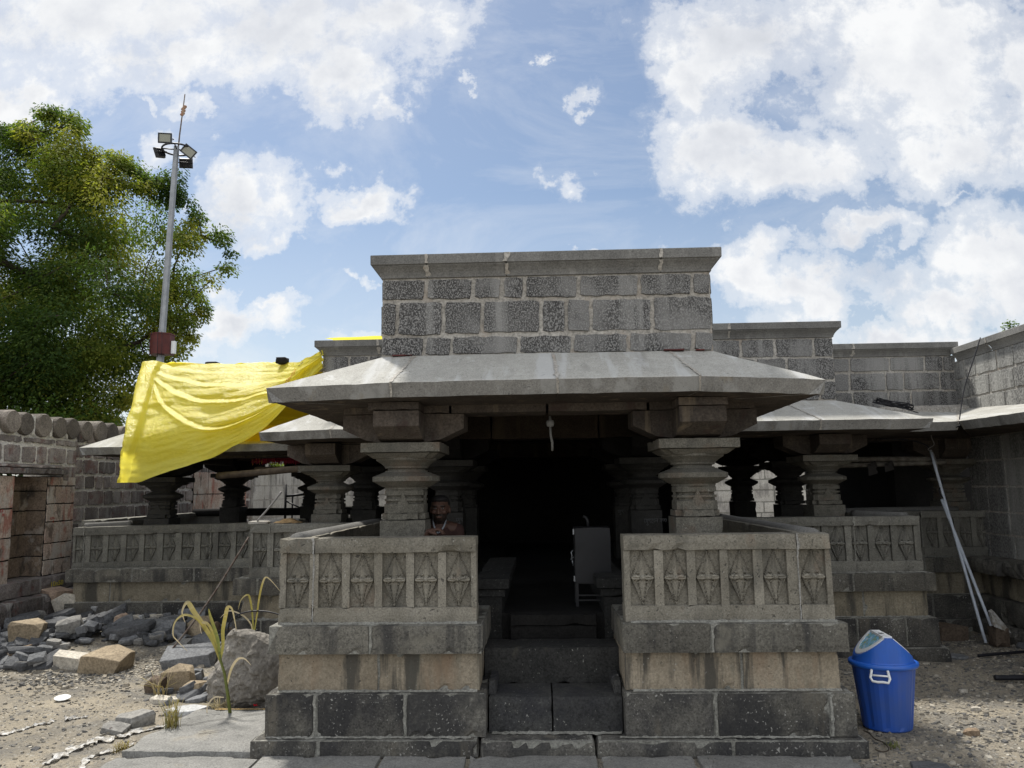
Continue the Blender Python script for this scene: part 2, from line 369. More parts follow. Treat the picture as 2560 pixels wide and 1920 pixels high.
# ------------------------------------------------------------------ ground
def gh(x, y):
    z = .02 * noise.noise(V((x * .8, y * .8, 0))) + .008 * noise.noise(V((x * 4, y * 4, 3)))
    # mound under the rubble on the left
    d = math.hypot((x + 4.7) / 1.7, (y - 8.1) / 1.2)
    z += .11 * max(0, 1 - d * d)
    d = math.hypot((x + 3.0) / .9, (y - 7.0) / 1.0)
    z += .05 * max(0, 1 - d * d)
    if x < -5.0: z += .22 * min(1, (-5.0 - x) / .9) * min(1, max(0, (y - 8.2) / .9))
    if x > 2.6 and y > 5.8: z -= .05 * min(1, (x - 2.6)) * min(1, (y - 5.8))
    if -2.9 < x < 2.1 and 4.2 < y < 5.9: z = min(z, -.012)
    return z
n = N('earth')
base = n.mix(n.ramp(n.noise(1.1, 7, .6), [(.35, 0.), (.65, 1.)]), (.20, .178, .142), (.31, .270, .205))
base = n.mix(n.math('MULTIPLY', n.ramp(n.noise(2.3, 5, .65, dist=.5), [(.46, 0.), (.62, 1.)]), .75), base, (.13, .125, .115))
gr = n.noise(70, 5, .75)
base = n.mix(1., base, n.math('ADD', n.math('MULTIPLY', n.math('SUBTRACT', gr, .5), 2.2), 1.), 'MULTIPLY')
vd, vn_ = n.voro(38)
sepc = n.n.new('ShaderNodeSeparateColor'); n.l.new(vn_.outputs['Color'], sepc.inputs[0])
pm = n.math('MULTIPLY', n.math('LESS_THAN', vd, .33), n.math('LESS_THAN', sepc.outputs[0], .45))
base = n.mix(n.math('MULTIPLY', pm, .8), base, n.mix(sepc.outputs[1], (.08, .08, .085), (.42, .40, .35)))
hh = n.math('ADD', n.math('MULTIPLY', gr, .5), n.math('ADD', n.noise(16, 6, .7), n.math('MULTIPLY', pm, .5)))
n.bump(hh, .9, .02)
M['earth'] = n.fin(base, .97, .15)
g = MB()
def gridpatch(x0, x1, y0, y1, st):
    nx = round((x1 - x0) / st); ny = round((y1 - y0) / st)
    vs = [(x0 + (x1-x0) * i / nx, y0 + (y1-y0) * j / ny, 0) for j in range(ny + 1) for i in range(nx + 1)]
    vs = [(x, y, gh(x, y)) for x, y, _ in vs]
    g.add(vs, [(j*(nx+1)+i, j*(nx+1)+i+1, (j+1)*(nx+1)+i+1, (j+1)*(nx+1)+i) for j in range(ny) for i in range(nx)], 0, .5, True)
# one sheet: coordinates lie close together around the temple front and far apart towards the horizon
def axis(lo, hi, a, b, st):
    c = [a + (b - a) * i / round((b-a)/st) for i in range(round((b-a)/st) + 1)]
    d = st; x = b
    while x < hi: d *= 1.45; x += d; c.append(min(x, hi))
    d = st; x = a
    while x > lo: d *= 1.45; x -= d; c.insert(0, max(x, lo))
    return c
gx = axis(-400, 400, -6.3, 5.4, .055); gy = axis(-200, 900, 2.6, 11.0, .055)
nx = len(gx)
g.add([(x, y, gh(x, y) if abs(x) < 30 and abs(y) < 40 else 0) for y in gy for x in gx],
      [(j*nx+i, j*nx+i+1, (j+1)*nx+i+1, (j+1)*nx+i) for j in range(len(gy)-1) for i in range(nx-1)], 0, .5, True)
ground = g.build('ground', M['earth']); ground['kind'] = 'structure'

# paving in front of the temple
pv = MB()
xs = [-2.55, -.98, -.46, .30, .86, 1.83]
def pslab(x0, x1, y0, y1, z1, cut=0, bl=None):
    def wp(p):
        p = list(p)
        p[2] += .004 * noise.noise(V((p[0]*3, p[1]*3, z1*9)))
        if cut and p[0] > x1 - cut and p[1] < y0 + cut: p[0] -= (p[0] - (x1 - cut)) * max(0, (y0 + cut - p[1]) / cut) * .9
        return p
    pv.rbox(x0, x1, y0, y1, z1 - .09, z1, .06, .012, .003, warp=wp, blk=bl)
row = [(-2.62, -1.72), (-1.71, -.985), (-.975, -.47), (-.455, .305), (.325, .87), (.89, 1.80)]
for i, (a, b) in enumerate(row): pslab(a, b, 4.17, 4.805, .012 + .004 * (i % 2), cut=.12 if i == 5 else 0)
for a, b in [(-2.2, -1.4), (-1.385, -.5), (-.48, .2), (.22, 1.0), (1.02, 1.7)]: pslab(a, b, 3.2, 4.15, .010)
paving = pv.build('paving', M['paver']); paving['kind'] = 'structure'

# ------------------------------------------------------------------ temple
T = empty('temple', (0.05, 4.8, 0))
tag(T, 'grey stone pillared temple hall with flower carved parapets, sloping eaves and dark open porch', 'temple')
Tinv = V(T.location)
def tpart(mb, name, mats, parent=None):
    """build with world coordinates baked relative to the temple's base"""
    if parent is None:
        return mb.build(name, mats, T, offset=None) if False else _tp(mb, name, mats)
    return mb.build(name, mats, parent)
def _tp(mb, name, mats):
    mb.v = [(p[0] - Tinv.x, p[1] - Tinv.y, p[2] - Tinv.z) for p in mb.v]
    return mb.build(name, mats, T)
def _sp(mb, name, mats, parent):   # sub-part: parent sits at the temple's base, so same offset
    mb.v = [(p[0] - Tinv.x, p[1] - Tinv.y, p[2] - Tinv.z) for p in mb.v]
    return mb.build(name, mats, parent)

def course(mb, x0, x1, y0, y1, z0, z1, fj, mi=0, gi=1, d=.30, gap=.009, sl=None, sr=None, chip=.007, res=.045, wf=None):
    """a rectangular course of stones: front joints fj (world x), plain stones down both sides, mortar core"""
    xs = [x0] + list(fj) + [x1]
    for a, b in zip(xs[:-1], xs[1:]):
        g0 = gap * rnd.uniform(.4, 1.2) if a != x0 else 0; g1 = gap * rnd.uniform(.4, 1.2) if b != x1 else 0
        dy = rnd.uniform(-.002, .003)
        mb.rbox(a + g0, b - g1, y0 + dy, y0 + d, z0, z1, res, chip, mi=mi, warp=wf)
    for side in (0, 1):
        y = y0 + d + gap
        while y < y1 - .05:
            L = min(rnd.uniform(.55, .95), y1 - y)
            if side == 0: mb.rbox(x0 + .001, x0 + d, y, y + L - gap, z0, z1, res * 2, chip, mi=mi, warp=wf)
            else: mb.rbox(x1 - d, x1 - .001, y, y + L - gap, z0, z1, res * 2, chip, mi=mi, warp=wf)
            y += L + gap * .3
    mb.box(x0 + .015, x1 - .015, y0 + .012, y1, z0 + .002, z1 - .003, gi)

def mortar_line(mb, p0, p1, w, nrm, mi=1, lift=.003):
    """ragged ribbon of grout lying on a joint from p0 to p1"""
    p0 = V(p0); p1 = V(p1); d = (p1 - p0); L = d.length; d.normalize(); nrm = V(nrm).normalized(); s = d.cross(nrm)
    k = max(3, int(L / .022)); vs = []
    for i in range(k + 1):
        c = p0 + d * (L * i / k) + nrm * lift
        wa = w * rnd.uniform(.35, 1.0) + (w * .9 if rnd.random() < .1 else 0); wb = w * rnd.uniform(.35, 1.0) + (w * .9 if rnd.random() < .1 else 0)
        vs += [c - s * wa, c + s * wb]
    mb.add(vs, [(2*i, 2*i+1, 2*i+3, 2*i+2) for i in range(k)], mi)

# ---- base and plinth of the porch (two wings either side of the stair) ----
sb = MB()
course(sb, -1.80, -.40, 4.81, 5.6, -.05, .092, [-1.38], d=.6, chip=.012)
course(sb, -.395, .30, 4.80, 5.2, -.05, .090, [], d=.35, chip=.014)
course(sb, .305, 1.92, 4.81, 5.6, -.05, .088, [1.12], d=.6, chip=.014)
for a, b in ((-1.72, -.45), (.45, 1.7)): mortar_line(sb, (a, 4.862, .094), (b, 4.862, .094), .012, (0, -.4, 1))
# rounded, chipped left end stone is handled by the chip size
base = _tp(sb, 'base_slab', [M['course_dark'], M['mortar_dull']])
def over_warp(xl, xr, lo=.58, hi=.755):
    def f(p):
        p = list(p); t = (p[2] - lo) / (hi - lo)
        if xl is not None and p[0] < xl + .16: p[0] += .08 * t * max(0, 1 - (p[0] - xl) / .16)
        if xr is not None and p[0] > xr - .16: p[0] -= .02 * t * max(0, 1 - (xr - p[0]) / .16)
        return p
    return f
def wing(name, x0, x1, joints, outer):
    mb = MB()
    j0, jr, jo = joints
    course(mb, x0, x1, 4.87, 5.69, .09, .346, j0, mi=0, gi=3, gap=.012)
    rx0 = x0 + (.055 if outer == 'L' else .012); rx1 = x1 - (.06 if outer == 'R' else .045)
    if outer == 'R': rx0 = x0 + .012
    course(mb, rx0, rx1, 4.935, 5.69, .346, .580, jr, mi=1, gi=3, d=.25, gap=.006)
    course(mb, x0 - .003, x1 - .015, 4.87, 5.69, .580, .755, jo, mi=2, gi=3, gap=.012,
           wf=over_warp(x0 if outer == 'L' else None, None))
    for z, y in ((.348, 4.928), (.757, 4.925)):
        mortar_line(mb, (x0 + .06, y, z), (x1 - .06, y, z), .016 if z < .5 else .022, (0, -.5, 1), 3)
    for xj in j0: mortar_line(mb, (xj, 4.868, .10), (xj, 4.868, .34), .011, (0, -1, 0), 3)
    for xj in jo: mortar_line(mb, (xj, 4.868, .59), (xj, 4.868, .75), .008, (0, -1, 0), 3)
    return _tp(mb, name, [M['course_dark'], M['buff'], M['course'], M['mortar_dull']])
wing('plinth', -1.735, -.357, ([-1.42, -.857], [-1.04], [-1.08]), 'L')
wing('plinth', .487, 1.877, ([1.035, 1.727], [1.22], [1.035]), 'R')

# deeper body of the porch, hall floor and the stages behind
body = MB()
body.box(-1.70, -.50, 5.69, 7.6, 0, .753); body.box(.62, 1.84, 5.69, 7.6, 0, .75)
body.box(-2.95, -.52, 7.66, 9.0, 0, .74, 0); body.box(.66, 3.60, 7.66, 9.0, 0, .74, 0)
body.box(-5.38, -.52, 9.1, 13.0, 0, .735, 0); body.box(.66, 5.12, 9.4, 13.0, 0, .735, 0)
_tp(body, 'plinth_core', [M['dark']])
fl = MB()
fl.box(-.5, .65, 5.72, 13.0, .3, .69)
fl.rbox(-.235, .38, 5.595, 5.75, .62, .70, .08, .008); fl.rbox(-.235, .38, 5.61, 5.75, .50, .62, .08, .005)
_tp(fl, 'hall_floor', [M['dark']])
st = MB()
st.rbox(-.350, .046, 4.952, 5.30, .09, .307, .04, .005); st.rbox(.049, .484, 4.950, 5.30, .09, .309, .04, .007)
mortar_line(st, (-.33, 4.94, .096), (.47, 4.94, .096), .02, (0, -.3, 1), 1)
_tp(st, 'step', [M['step'], M['mortar_dull']])
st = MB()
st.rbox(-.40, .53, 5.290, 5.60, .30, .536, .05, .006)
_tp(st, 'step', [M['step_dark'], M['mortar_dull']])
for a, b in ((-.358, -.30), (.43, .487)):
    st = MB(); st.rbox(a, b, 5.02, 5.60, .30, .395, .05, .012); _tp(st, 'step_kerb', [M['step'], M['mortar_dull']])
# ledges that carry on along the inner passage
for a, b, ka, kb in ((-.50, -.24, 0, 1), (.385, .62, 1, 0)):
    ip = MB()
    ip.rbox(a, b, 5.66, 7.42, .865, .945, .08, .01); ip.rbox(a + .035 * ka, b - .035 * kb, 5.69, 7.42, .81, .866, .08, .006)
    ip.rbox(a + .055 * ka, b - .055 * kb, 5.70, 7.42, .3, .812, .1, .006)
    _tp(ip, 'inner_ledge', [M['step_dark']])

# ---- carved flower panel: one sculpted height field shared by all panels ----
PW, PH = .15, .335
def flower_mesh():
    nu, nv = 30, 56; vs = []
    for j in range(nv + 1):
        v = -1 + 2 * j / nv
        for i in range(nu + 1):
            u = -1 + 2 * i / nu; au = abs(u); k = 1 - abs(v); h = 0.
            h += .0016 * noise.noise(V((u * 6, v * 12, 1)))
            if au < k * .97:
                if v > 0:
                    h = max(h, .0016 + .001 * (au / k if k else 0)); q = .40 * k
                    if au < q: h = .003 + .011 * (1 - au / q)
                    if au > k * .88: h += .004
                else:
                    h = max(h, .0045 + .003 * (au / k)); q = .42 * k
                    if au < q: h = .005 + .011 * (1 - au / q)
                    elif au < q * 1.18: h = .002
                    if au > k * .84: h += .0055
            t = min(1, max(0, (au - .04) / .93)); wv = .11 * math.sin(math.pi * t) ** .75 if 0 < t < 1 else 0
            if wv and abs(v) < wv: h = max(h, .0145 + .008 * (1 - abs(v) / wv) - (.006 if abs(v) < wv * .14 else 0))
            for sx, sy in ((.36, .17), (-.36, .17), (.34, -.16), (-.34, -.16)):
                d = math.hypot((u - sx) / .13, (v - sy) / .035)
                if d < 1: h = max(h, .008 + .006 * (1 - d * d))
            r2 = (u * PW / 2) ** 2 + (v * PH / 2) ** 2; Rb = .016
            if r2 < Rb * Rb: h = max(h, .014 + math.sqrt(Rb * Rb - r2))
            vs.append((u * PW / 2, -h, PH / 2 + v * PH / 2))
    me = bpy.data.meshes.new('flower_panel')
    w_ = nu + 1
    me.from_pydata(vs, [], [(j*w_+i, j*w_+i+1, (j+1)*w_+i+1, (j+1)*w_+i) for j in range(nv) for i in range(nu)])
    me.materials.append(M['panel'])
    at = me.attributes.new('blk', 'FLOAT', 'FACE'); at.data.foreach_set('value', [.15 + .75 * min(1, max(0, (-p.center.y - .0055) / .006)) for p in me.polygons])  # pecked ground darker, smooth carving lighter; boosts the relief shading in the colour
    return me
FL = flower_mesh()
M['panel_dull'] = stone('weathered_carved_stone', (.130, .125, .108), (.190, .183, .158), (95, .22), .17,
    stain=[((.055, .054, .05), 3, 1.2, .50, .70, .6)], specks=.12, pits=.5)
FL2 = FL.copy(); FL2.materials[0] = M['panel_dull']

def parapet(p0, d, length, panels, zs, mats=None, fl=None, thick=.17, joints=(), gaps=(), drop=None, mi_rail=0, endcap=True):
    """p0 = left end of the outer face, d = direction along it (2D); outward is to the right-hand... (d.y,-d.x)"""
    zb, zp, zr, zt = zs
    d = V((d[0], d[1], 0)).normalized(); o = V((d.y, -d.x, 0))
    mb = MB()
    def P(s, q, z):
        r = V((p0[0], p0[1], 0)) + d * s + o * q; dz = drop * (1 - s / length) if drop else 0
        return (r.x, r.y, z - dz)
    def bx(s0, s1, q0, q1, z0, z1, mi=0, chip=.005, res=.05):
        k = MB(); k.rbox(s0, s1, -q1, -q0, z0, z1, res, chip, mi=mi)
        k.v = [P(v[0], -v[1], v[2]) for v in k.v]
        mb.v, mb.f, mb.m, mb.b, mb.sm = mb.v, mb.f, mb.m, mb.b, mb.sm
        mb.add(k.v, k.f, mi, k.b[0])
    rec = .031
    cuts = [0] + list(joints) + [length]
    for a, b in zip(cuts[:-1], cuts[1:]):
        ga = .004 if a else 0; gb = .004 if b < length else 0
        bx(a + ga, b - gb, -thick, .008, zb, zp)                       # bottom band
        bx(a + ga, b - gb, -thick, .016, zr, zt, chip=.007)            # top rail
    bx(.004, length - .004, -thick + .01, -rec, zp - .01, zr + .01, chip=.001, res=.3)     # slab behind the panels
    edges = [0]
    for a, b in panels: edges += [a, b]
    edges.append(length)
    for i in range(0, len(edges), 2):
        a, b = edges[i], edges[i+1]
        if b - a > .006: bx(a, b, -rec - .01, -.001, zp - .004, zr + .004, chip=.003, res=.06)
    for s in joints:
        mortar_line(mb, P(s, 0, zb), P(s, 0, zr), .006, o, 1, .002); mortar_line(mb, P(s, .016, zr), P(s, .016, zt), .009, o, 1, .003)
    mats = mats or [M['panel'], M['grout']]
    ob = _tp(mb, 'parapet', mats)
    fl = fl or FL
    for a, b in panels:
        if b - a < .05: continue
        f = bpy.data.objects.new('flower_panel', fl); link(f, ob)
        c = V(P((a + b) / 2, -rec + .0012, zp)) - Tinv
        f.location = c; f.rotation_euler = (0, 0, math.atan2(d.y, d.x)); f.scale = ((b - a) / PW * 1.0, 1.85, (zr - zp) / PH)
    return ob
ZS1 = (.752, .856, 1.192, 1.292)
x0 = -1.69
lp = parapet((x0, 4.945), (1, 0), 1.272, [(a - x0, b - x0) for a, b in ((-1.645, -1.497), (-1.435, -1.286), (-1.232, -1.078), (-1.023, -.872), (-.819, -.668), (-.612, -.457))], ZS1, joints=(.222,))
x0 = .513
rp = parapet((x0, 4.945), (1, 0), 1.30, [(a - x0, b - x0) for a, b in ((.556, .706), (.765, .911), (.967, 1.118), (1.171, 1.325), (1.386, 1.534), (1.622, 1.774))], ZS1, joints=(1.092,))
def rep(a, pitch, n, w): return [(a + i * pitch, a + i * pitch + w) for i in range(n)]
# sides of the porch, seen only from a step aside
parapet((-1.69, 7.55), (0, -1), 2.43, rep(.05, .217, 11, .15), ZS1, drop=.0)
parapet((1.813, 5.12), (0, 1), 2.43, rep(.05, .217, 11, .15), ZS1)

# ---- second stage left and right ----
def stage(x0, x1, yf, yb, zs, joints, dull=True, sides=True):
    mb = MB(); z = zs
    course(mb, x0 - .06, x1 + .06, yf - .06, yb, z[0] - .14, z[0], [], mi=0, gi=3, chip=.012, res=.07)
    course(mb, x0, x1, yf, yb, z[0], z[1], joints[0], mi=0, gi=3, res=.07)
    course(mb, x0 + .06, x1 - .06, yf + .065, yb, z[1], z[2], joints[1], mi=1, gi=3, d=.24, gap=.005, res=.07)
    course(mb, x0 - .01, x1 + .01, yf + .01, yb, z[2], z[3], joints[2], mi=2, gi=3, res=.07)
    for zz, yy in ((z[1], yf + .06), (z[3], yf + .06)):
        mortar_line(mb, (x0 + .05, yy, zz + .002), (x1 - .05, yy, zz + .002), .014, (0, -.5, 1), 3)
    for xj in joints[0]: mortar_line(mb, (xj, yf - .001, z[0] + .01), (xj, yf - .001, z[1]), .007, (0, -1, 0), 3)
    for xj in joints[2]: mortar_line(mb, (xj, yf + .008, z[2] + .01), (xj, yf + .008, z[3]), .006, (0, -1, 0), 3)
    return _tp(mb, 'plinth', [M['course_dark'], M['buff_dull'], M['course'], M['mortar_dull']])
M['buff_dull'] = stone('weathered_buff_stone', (.175, .152, .110), (.24, .21, .155), (70, .18), .12,
    stain=[((.055, .052, .045), 5.5, .8, .50, .60, .85)], specks=.08, pits=.2)
stage(-3.04, -1.66, 7.55, 8.9, (.08, .345, .58, .745), ([-2.75, -2.1], [-2.4], [-2.8, -2.2]))
stage(1.80, 3.71, 7.50, 8.9, (.08, .340, .58, .750), ([2.35, 2.95, 3.4], [2.6, 3.05], [2.2, 2.95]))
stage(-5.50, -3.00, 8.78, 9.6, (.02, .345, .575, .725), ([-4.35, -3.6], [-5.0, -3.42], [-4.72, -4.0, -3.6]))
stage(3.68, 5.2, 9.0, 9.6, (.08, .335, .58, .75), ([4.4], [4.3], [4.35]))
dm = [M['panel_dull'], M['mortar_dull']]
ZS2 = (.745, .850, 1.182, 1.272)
parapet((-2.90, 7.60), (1, 0), 1.22, [(.03, .17), (.235, .385), (.45, .60), (.665, .815), (.88, 1.03)], ZS2, dm, FL2, joints=(.20,))
parapet((1.84, 7.60), (1, 0), 1.813, rep(.06, .219, 8, .155), (.75, .858, 1.19, 1.28), dm, FL2, joints=(1.18,))
parapet((-5.56, 8.98), (1, 0), 2.60, [(.035, .15), (.215, .365), (.43, .58), (.648, .80), (.865, 1.015), (1.09, 1.24), (1.315, 1.465), (1.54, 1.69), (1.752, 1.90), (1.965, 2.11), (2.18, 2.33)], (.725, .826, 1.135, 1.235), dm, FL2, joints=(.14, 1.66), drop=.04)
parapet((3.66, 9.08), (1, 0), 1.46, rep(.58, .19, 5, .13) , (.75, .862, 1.19, 1.272), dm, FL2, joints=(.72,))
parapet((-2.90, 8.95), (0, -1), 1.33, rep(.05, .217, 6, .15), ZS2, dm, FL2)
parapet((3.653, 7.78), (0, 1), 1.28, rep(.05, .217, 5, .15), ZS2, dm, FL2)
parapet((-5.56, 12.9), (0, -1), 3.75, rep(.05, .22, 17, .15), ZS2, dm, FL2)
# broken corner of the second parapet, patched with cement
pb = MB()
pb.rbox(-2.93, -2.72, 7.585, 7.78, 1.265, 1.30, .03, .012)
_tp(pb, 'cement_patch', [M['mortar']])

# round stone rails along the tops of the parapets
def rail(pts, r=.052, mat='rail'):
    mb = MB(); pp = []
    for a, b in zip(pts[:-1], pts[1:]):
        for i in range(12): pp.append(V(a).lerp(V(b), i / 12))
    pp.append(V(pts[-1]))
    mb.tube(pp, [r * (1 + .05 * noise.noise(p * 3)) for p in pp], 14)
    return _tp(mb, 'round_rail', [M[mat]])
rail([(-1.60, 5.02, 1.262), (-1.60, 7.55, 1.255)], .062)
rail([(1.73, 5.02, 1.258), (1.73, 7.55, 1.26)], .062)
rail([(-2.88, 7.72, 1.262), (-2.45, 7.74, 1.268)], .045)
rail([(-2.42, 8.0, 1.262), (-2.0, 8.05, 1.255)], .05, 'dark')
rail([(-5.50, 9.12, 1.20), (-4.95, 9.14, 1.225)], .04)
rail([(-5.45, 11.9, 1.27), (-2.1, 11.9, 1.27)], .06, 'dark')
rail([(3.3, 8.3, 1.27), (3.62, 7.8, 1.262)], .045)
rail([(3.55, 9.3, 1.26), (4.9, 9.28, 1.27)], .05)
# ------------------------------------------------------------------ columns
def column_meshes():
    """base block, shaft and capital around the origin, heights as fractions of the front columns' own heights"""
    b = MB(); b.rbox(-.158, .158, -.158, .158, .50, 1.39, .06, .006, blk=.5)
    sh = MB()
    # four re-entrant corner steps
    sh.rbox(-.150, .150, -.105, .105, 1.392, 1.436, .05, .003, blk=.5)
    sh.rbox(-.105, .105, -.150, .150, 1.390, 1.437, .05, .003, blk=.5)
    lv = [(1.437, .136), (1.496, .136), (1.502, .117), (1.516, .117), (1.518, .135), (1.534, .135), (1.536, .115), (1.552, .115), (1.556, .134), (1.590, .134), (1.592, .128), (1.596, .128)]
    def octa(r, z, c=.035):
        return [(r, -r + c, z), (r, r - c, z), (r - c, r, z), (-r + c, r, z), (-r, r - c, z), (-r, -r + c, z), (-r + c, -r, z), (r - c, -r, z)]
    sh.loft([octa(r, z) for z, r in lv])
    for k in range(4):   # pointed leaf on each face
        c, s_ = math.cos(k * math.pi / 2), math.sin(k * math.pi / 2)
        tri = [(-.055, -.137, 1.475), (.055, -.137, 1.475), (.018, -.139, 1.53), (.004, -.141, 1.575), (-.004, -.141, 1.575), (-.018, -.139, 1.53)]
        pts = [(x * c - y * s_, x * s_ + y * c, z) for x, y, z in tri]
        sh.prism(pts, (-s_ * .02, c * .02, 0))
    sh.lathe([(.150, 1.596), (.152, 1.612), (.165, 1.613), (.230, 1.650), (.237, 1.652), (.237, 1.684), (.231, 1.687), (.158, 1.716), (.150, 1.717), (.150, 1.726), (.132, 1.727), (.132, 1.739)], 0, 0, 16, rot=.5)
    cp = MB()
    def sq(r, z): return [(r, -r, z), (r, r, z), (-r, r, z), (-r, -r, z)]
    cp.lathe([(.138, 1.739), (.150, 1.742), (.155, 1.756), (.180, 1.778), (.212, 1.797), (.216, 1.812)], 0, 0, 16, rot=.5)
    def cross(r, c, z): return [(r, -r + c, z), (r, r - c, z), (r - c, r - c, z), (r - c, r, z), (-r + c, r, z), (-r + c, r - c, z), (-r, r - c, z), (-r, -r + c, z), (-r + c, -r + c, z), (-r + c, -r, z), (r - c, -r, z), (r - c, -r + c, z)]
    cp.loft([cross(.205, .05, 1.808), cross(.250, .05, 1.842)])
    cp.rbox(-.272, .272, -.272, .272, 1.844, 1.914, .07, .006, blk=.5)
    return b, sh, cp
def bracket_mb(z0, z1, arms, w=.155, L=.40, blk=.5):
    """cross shaped bracket; arms = list of unit directions; each arm has a bevelled under-nose"""
    mb = MB()
    mb.box(-w, w, -w, w, z0, z1, 0, blk)
    h = z1 - z0
    for dx, dy, ln in arms:
        prof = [(w * .9, z0), (ln * .62, z0 + h * .10), (ln, z0 + h * .48), (ln, z1), (w * .9, z1)]
        k = MB()
        k.v = []
        ws = w - .004
        a = [(p, -ws, z) for p, z in prof]; b = [(p, ws, z) for p, z in prof]
        n_ = len(prof)
        k.add(a + b, [list(range(n_)), list(range(2*n_-1, n_-1, -1))] + [(i, i+n_, (i+1) % n_ + n_, (i+1) % n_) for i in range(n_)])
        vs = [(x * dx - y * dy, x * dy + y * dx, z) for x, y, z in k.v]
        mb.add(vs, k.f, 0, blk)
    return mb
CB, CS, CC = column_meshes()
CMESH = {}
def mesh_of(mb, name, mat):
    o = mb.build(name, mat); me = o.data; bpy.data.objects.remove(o); return me
for key, mt in (('l', 'column'), ('s', 'column_shaded')):
    CMESH[key] = [mesh_of(CB, 'base_block', M[mt]), mesh_of(CS, 'shaft', M[mt]), mesh_of(CC, 'capital', M[mt])]
def col(x, y, key='l', zb=1.39, zt=1.914, arms=((1,0,.42),(-1,0,.42),(0,1,.42),(0,-1,.42)), bz=(1.916, 2.11), bm='soffit', label=None):
    """column = empty part of the temple with its three stones and its bracket"""
    k = (zt - zb) / (1.914 - 1.39)
    c = bpy.data.objects.new('column', CMESH[key][1]); link(c, T)
    c.location = (x - Tinv.x, y - Tinv.y, zt - 1.914 * k); c.scale = (1, 1, k)
    if label: c['label'] = label
    for me in (CMESH[key][0], CMESH[key][2]):
        o = bpy.data.objects.new(me.name.split('.')[0], me); link(o, c)
    if arms:
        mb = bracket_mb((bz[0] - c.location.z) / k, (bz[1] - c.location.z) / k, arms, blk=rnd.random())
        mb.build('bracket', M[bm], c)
    return c
EW = ((1,0,.42),(-1,0,.42),(0,1,.42),(0,-1,.42))
col(-.945, 5.37); col(1.058, 5.37)
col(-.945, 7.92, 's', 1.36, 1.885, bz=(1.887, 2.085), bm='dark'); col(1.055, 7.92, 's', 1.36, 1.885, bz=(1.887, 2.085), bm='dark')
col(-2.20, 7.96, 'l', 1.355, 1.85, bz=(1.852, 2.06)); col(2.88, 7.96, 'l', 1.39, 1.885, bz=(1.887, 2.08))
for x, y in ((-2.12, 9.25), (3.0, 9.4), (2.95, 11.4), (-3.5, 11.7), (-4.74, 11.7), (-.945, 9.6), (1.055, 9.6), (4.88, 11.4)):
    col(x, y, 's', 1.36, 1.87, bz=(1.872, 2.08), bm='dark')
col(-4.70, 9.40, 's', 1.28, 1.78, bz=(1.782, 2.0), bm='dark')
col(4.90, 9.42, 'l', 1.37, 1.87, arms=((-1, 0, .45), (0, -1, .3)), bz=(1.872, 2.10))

# ---- beams and ceilings ----
bm = MB()
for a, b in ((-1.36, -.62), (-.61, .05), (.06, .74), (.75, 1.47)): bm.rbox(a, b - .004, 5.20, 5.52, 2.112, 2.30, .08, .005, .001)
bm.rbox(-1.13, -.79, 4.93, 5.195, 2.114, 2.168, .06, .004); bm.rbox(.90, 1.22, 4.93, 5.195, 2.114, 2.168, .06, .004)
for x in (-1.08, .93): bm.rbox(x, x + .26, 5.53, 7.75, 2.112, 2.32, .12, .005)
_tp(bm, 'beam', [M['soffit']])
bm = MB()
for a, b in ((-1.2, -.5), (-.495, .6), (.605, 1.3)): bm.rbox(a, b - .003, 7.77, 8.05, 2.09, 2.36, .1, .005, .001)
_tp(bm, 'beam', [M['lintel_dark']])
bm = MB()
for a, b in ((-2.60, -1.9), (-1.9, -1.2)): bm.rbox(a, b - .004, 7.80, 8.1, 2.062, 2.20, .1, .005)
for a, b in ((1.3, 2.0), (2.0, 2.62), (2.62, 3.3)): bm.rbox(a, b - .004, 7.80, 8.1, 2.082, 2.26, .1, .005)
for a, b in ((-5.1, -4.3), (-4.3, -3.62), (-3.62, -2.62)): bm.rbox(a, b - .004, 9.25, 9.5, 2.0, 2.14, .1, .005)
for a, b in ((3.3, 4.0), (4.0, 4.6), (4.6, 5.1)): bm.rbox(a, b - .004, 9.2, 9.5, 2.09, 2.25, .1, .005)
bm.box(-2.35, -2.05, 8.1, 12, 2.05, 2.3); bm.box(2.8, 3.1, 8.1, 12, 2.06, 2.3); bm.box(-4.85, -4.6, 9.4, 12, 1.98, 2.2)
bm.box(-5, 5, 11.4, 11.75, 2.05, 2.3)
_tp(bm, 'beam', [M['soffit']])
rf = MB()
rf.box(-1.05, 1.17, 5.24, 7.8, 2.40, 2.98)
rf.box(-2.23, 2.98, 7.80, 9.3, 2.34, 2.95)
rf.box(-4.83, 4.94, 9.30, 13.2, 2.30, 2.93)
rf.box(-4.9, 5.1, 9.24, 9.44, 2.14, 2.42)
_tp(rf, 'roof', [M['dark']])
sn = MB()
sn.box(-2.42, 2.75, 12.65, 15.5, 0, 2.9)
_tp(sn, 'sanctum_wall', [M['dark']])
ew = MB(); ew.box(4.42, 5.5, 9.75, 13, 0, 2.4)  # added blocker, painted dark so the right bay stays black
_tp(ew, 'dark_blocker', [M['dark']])

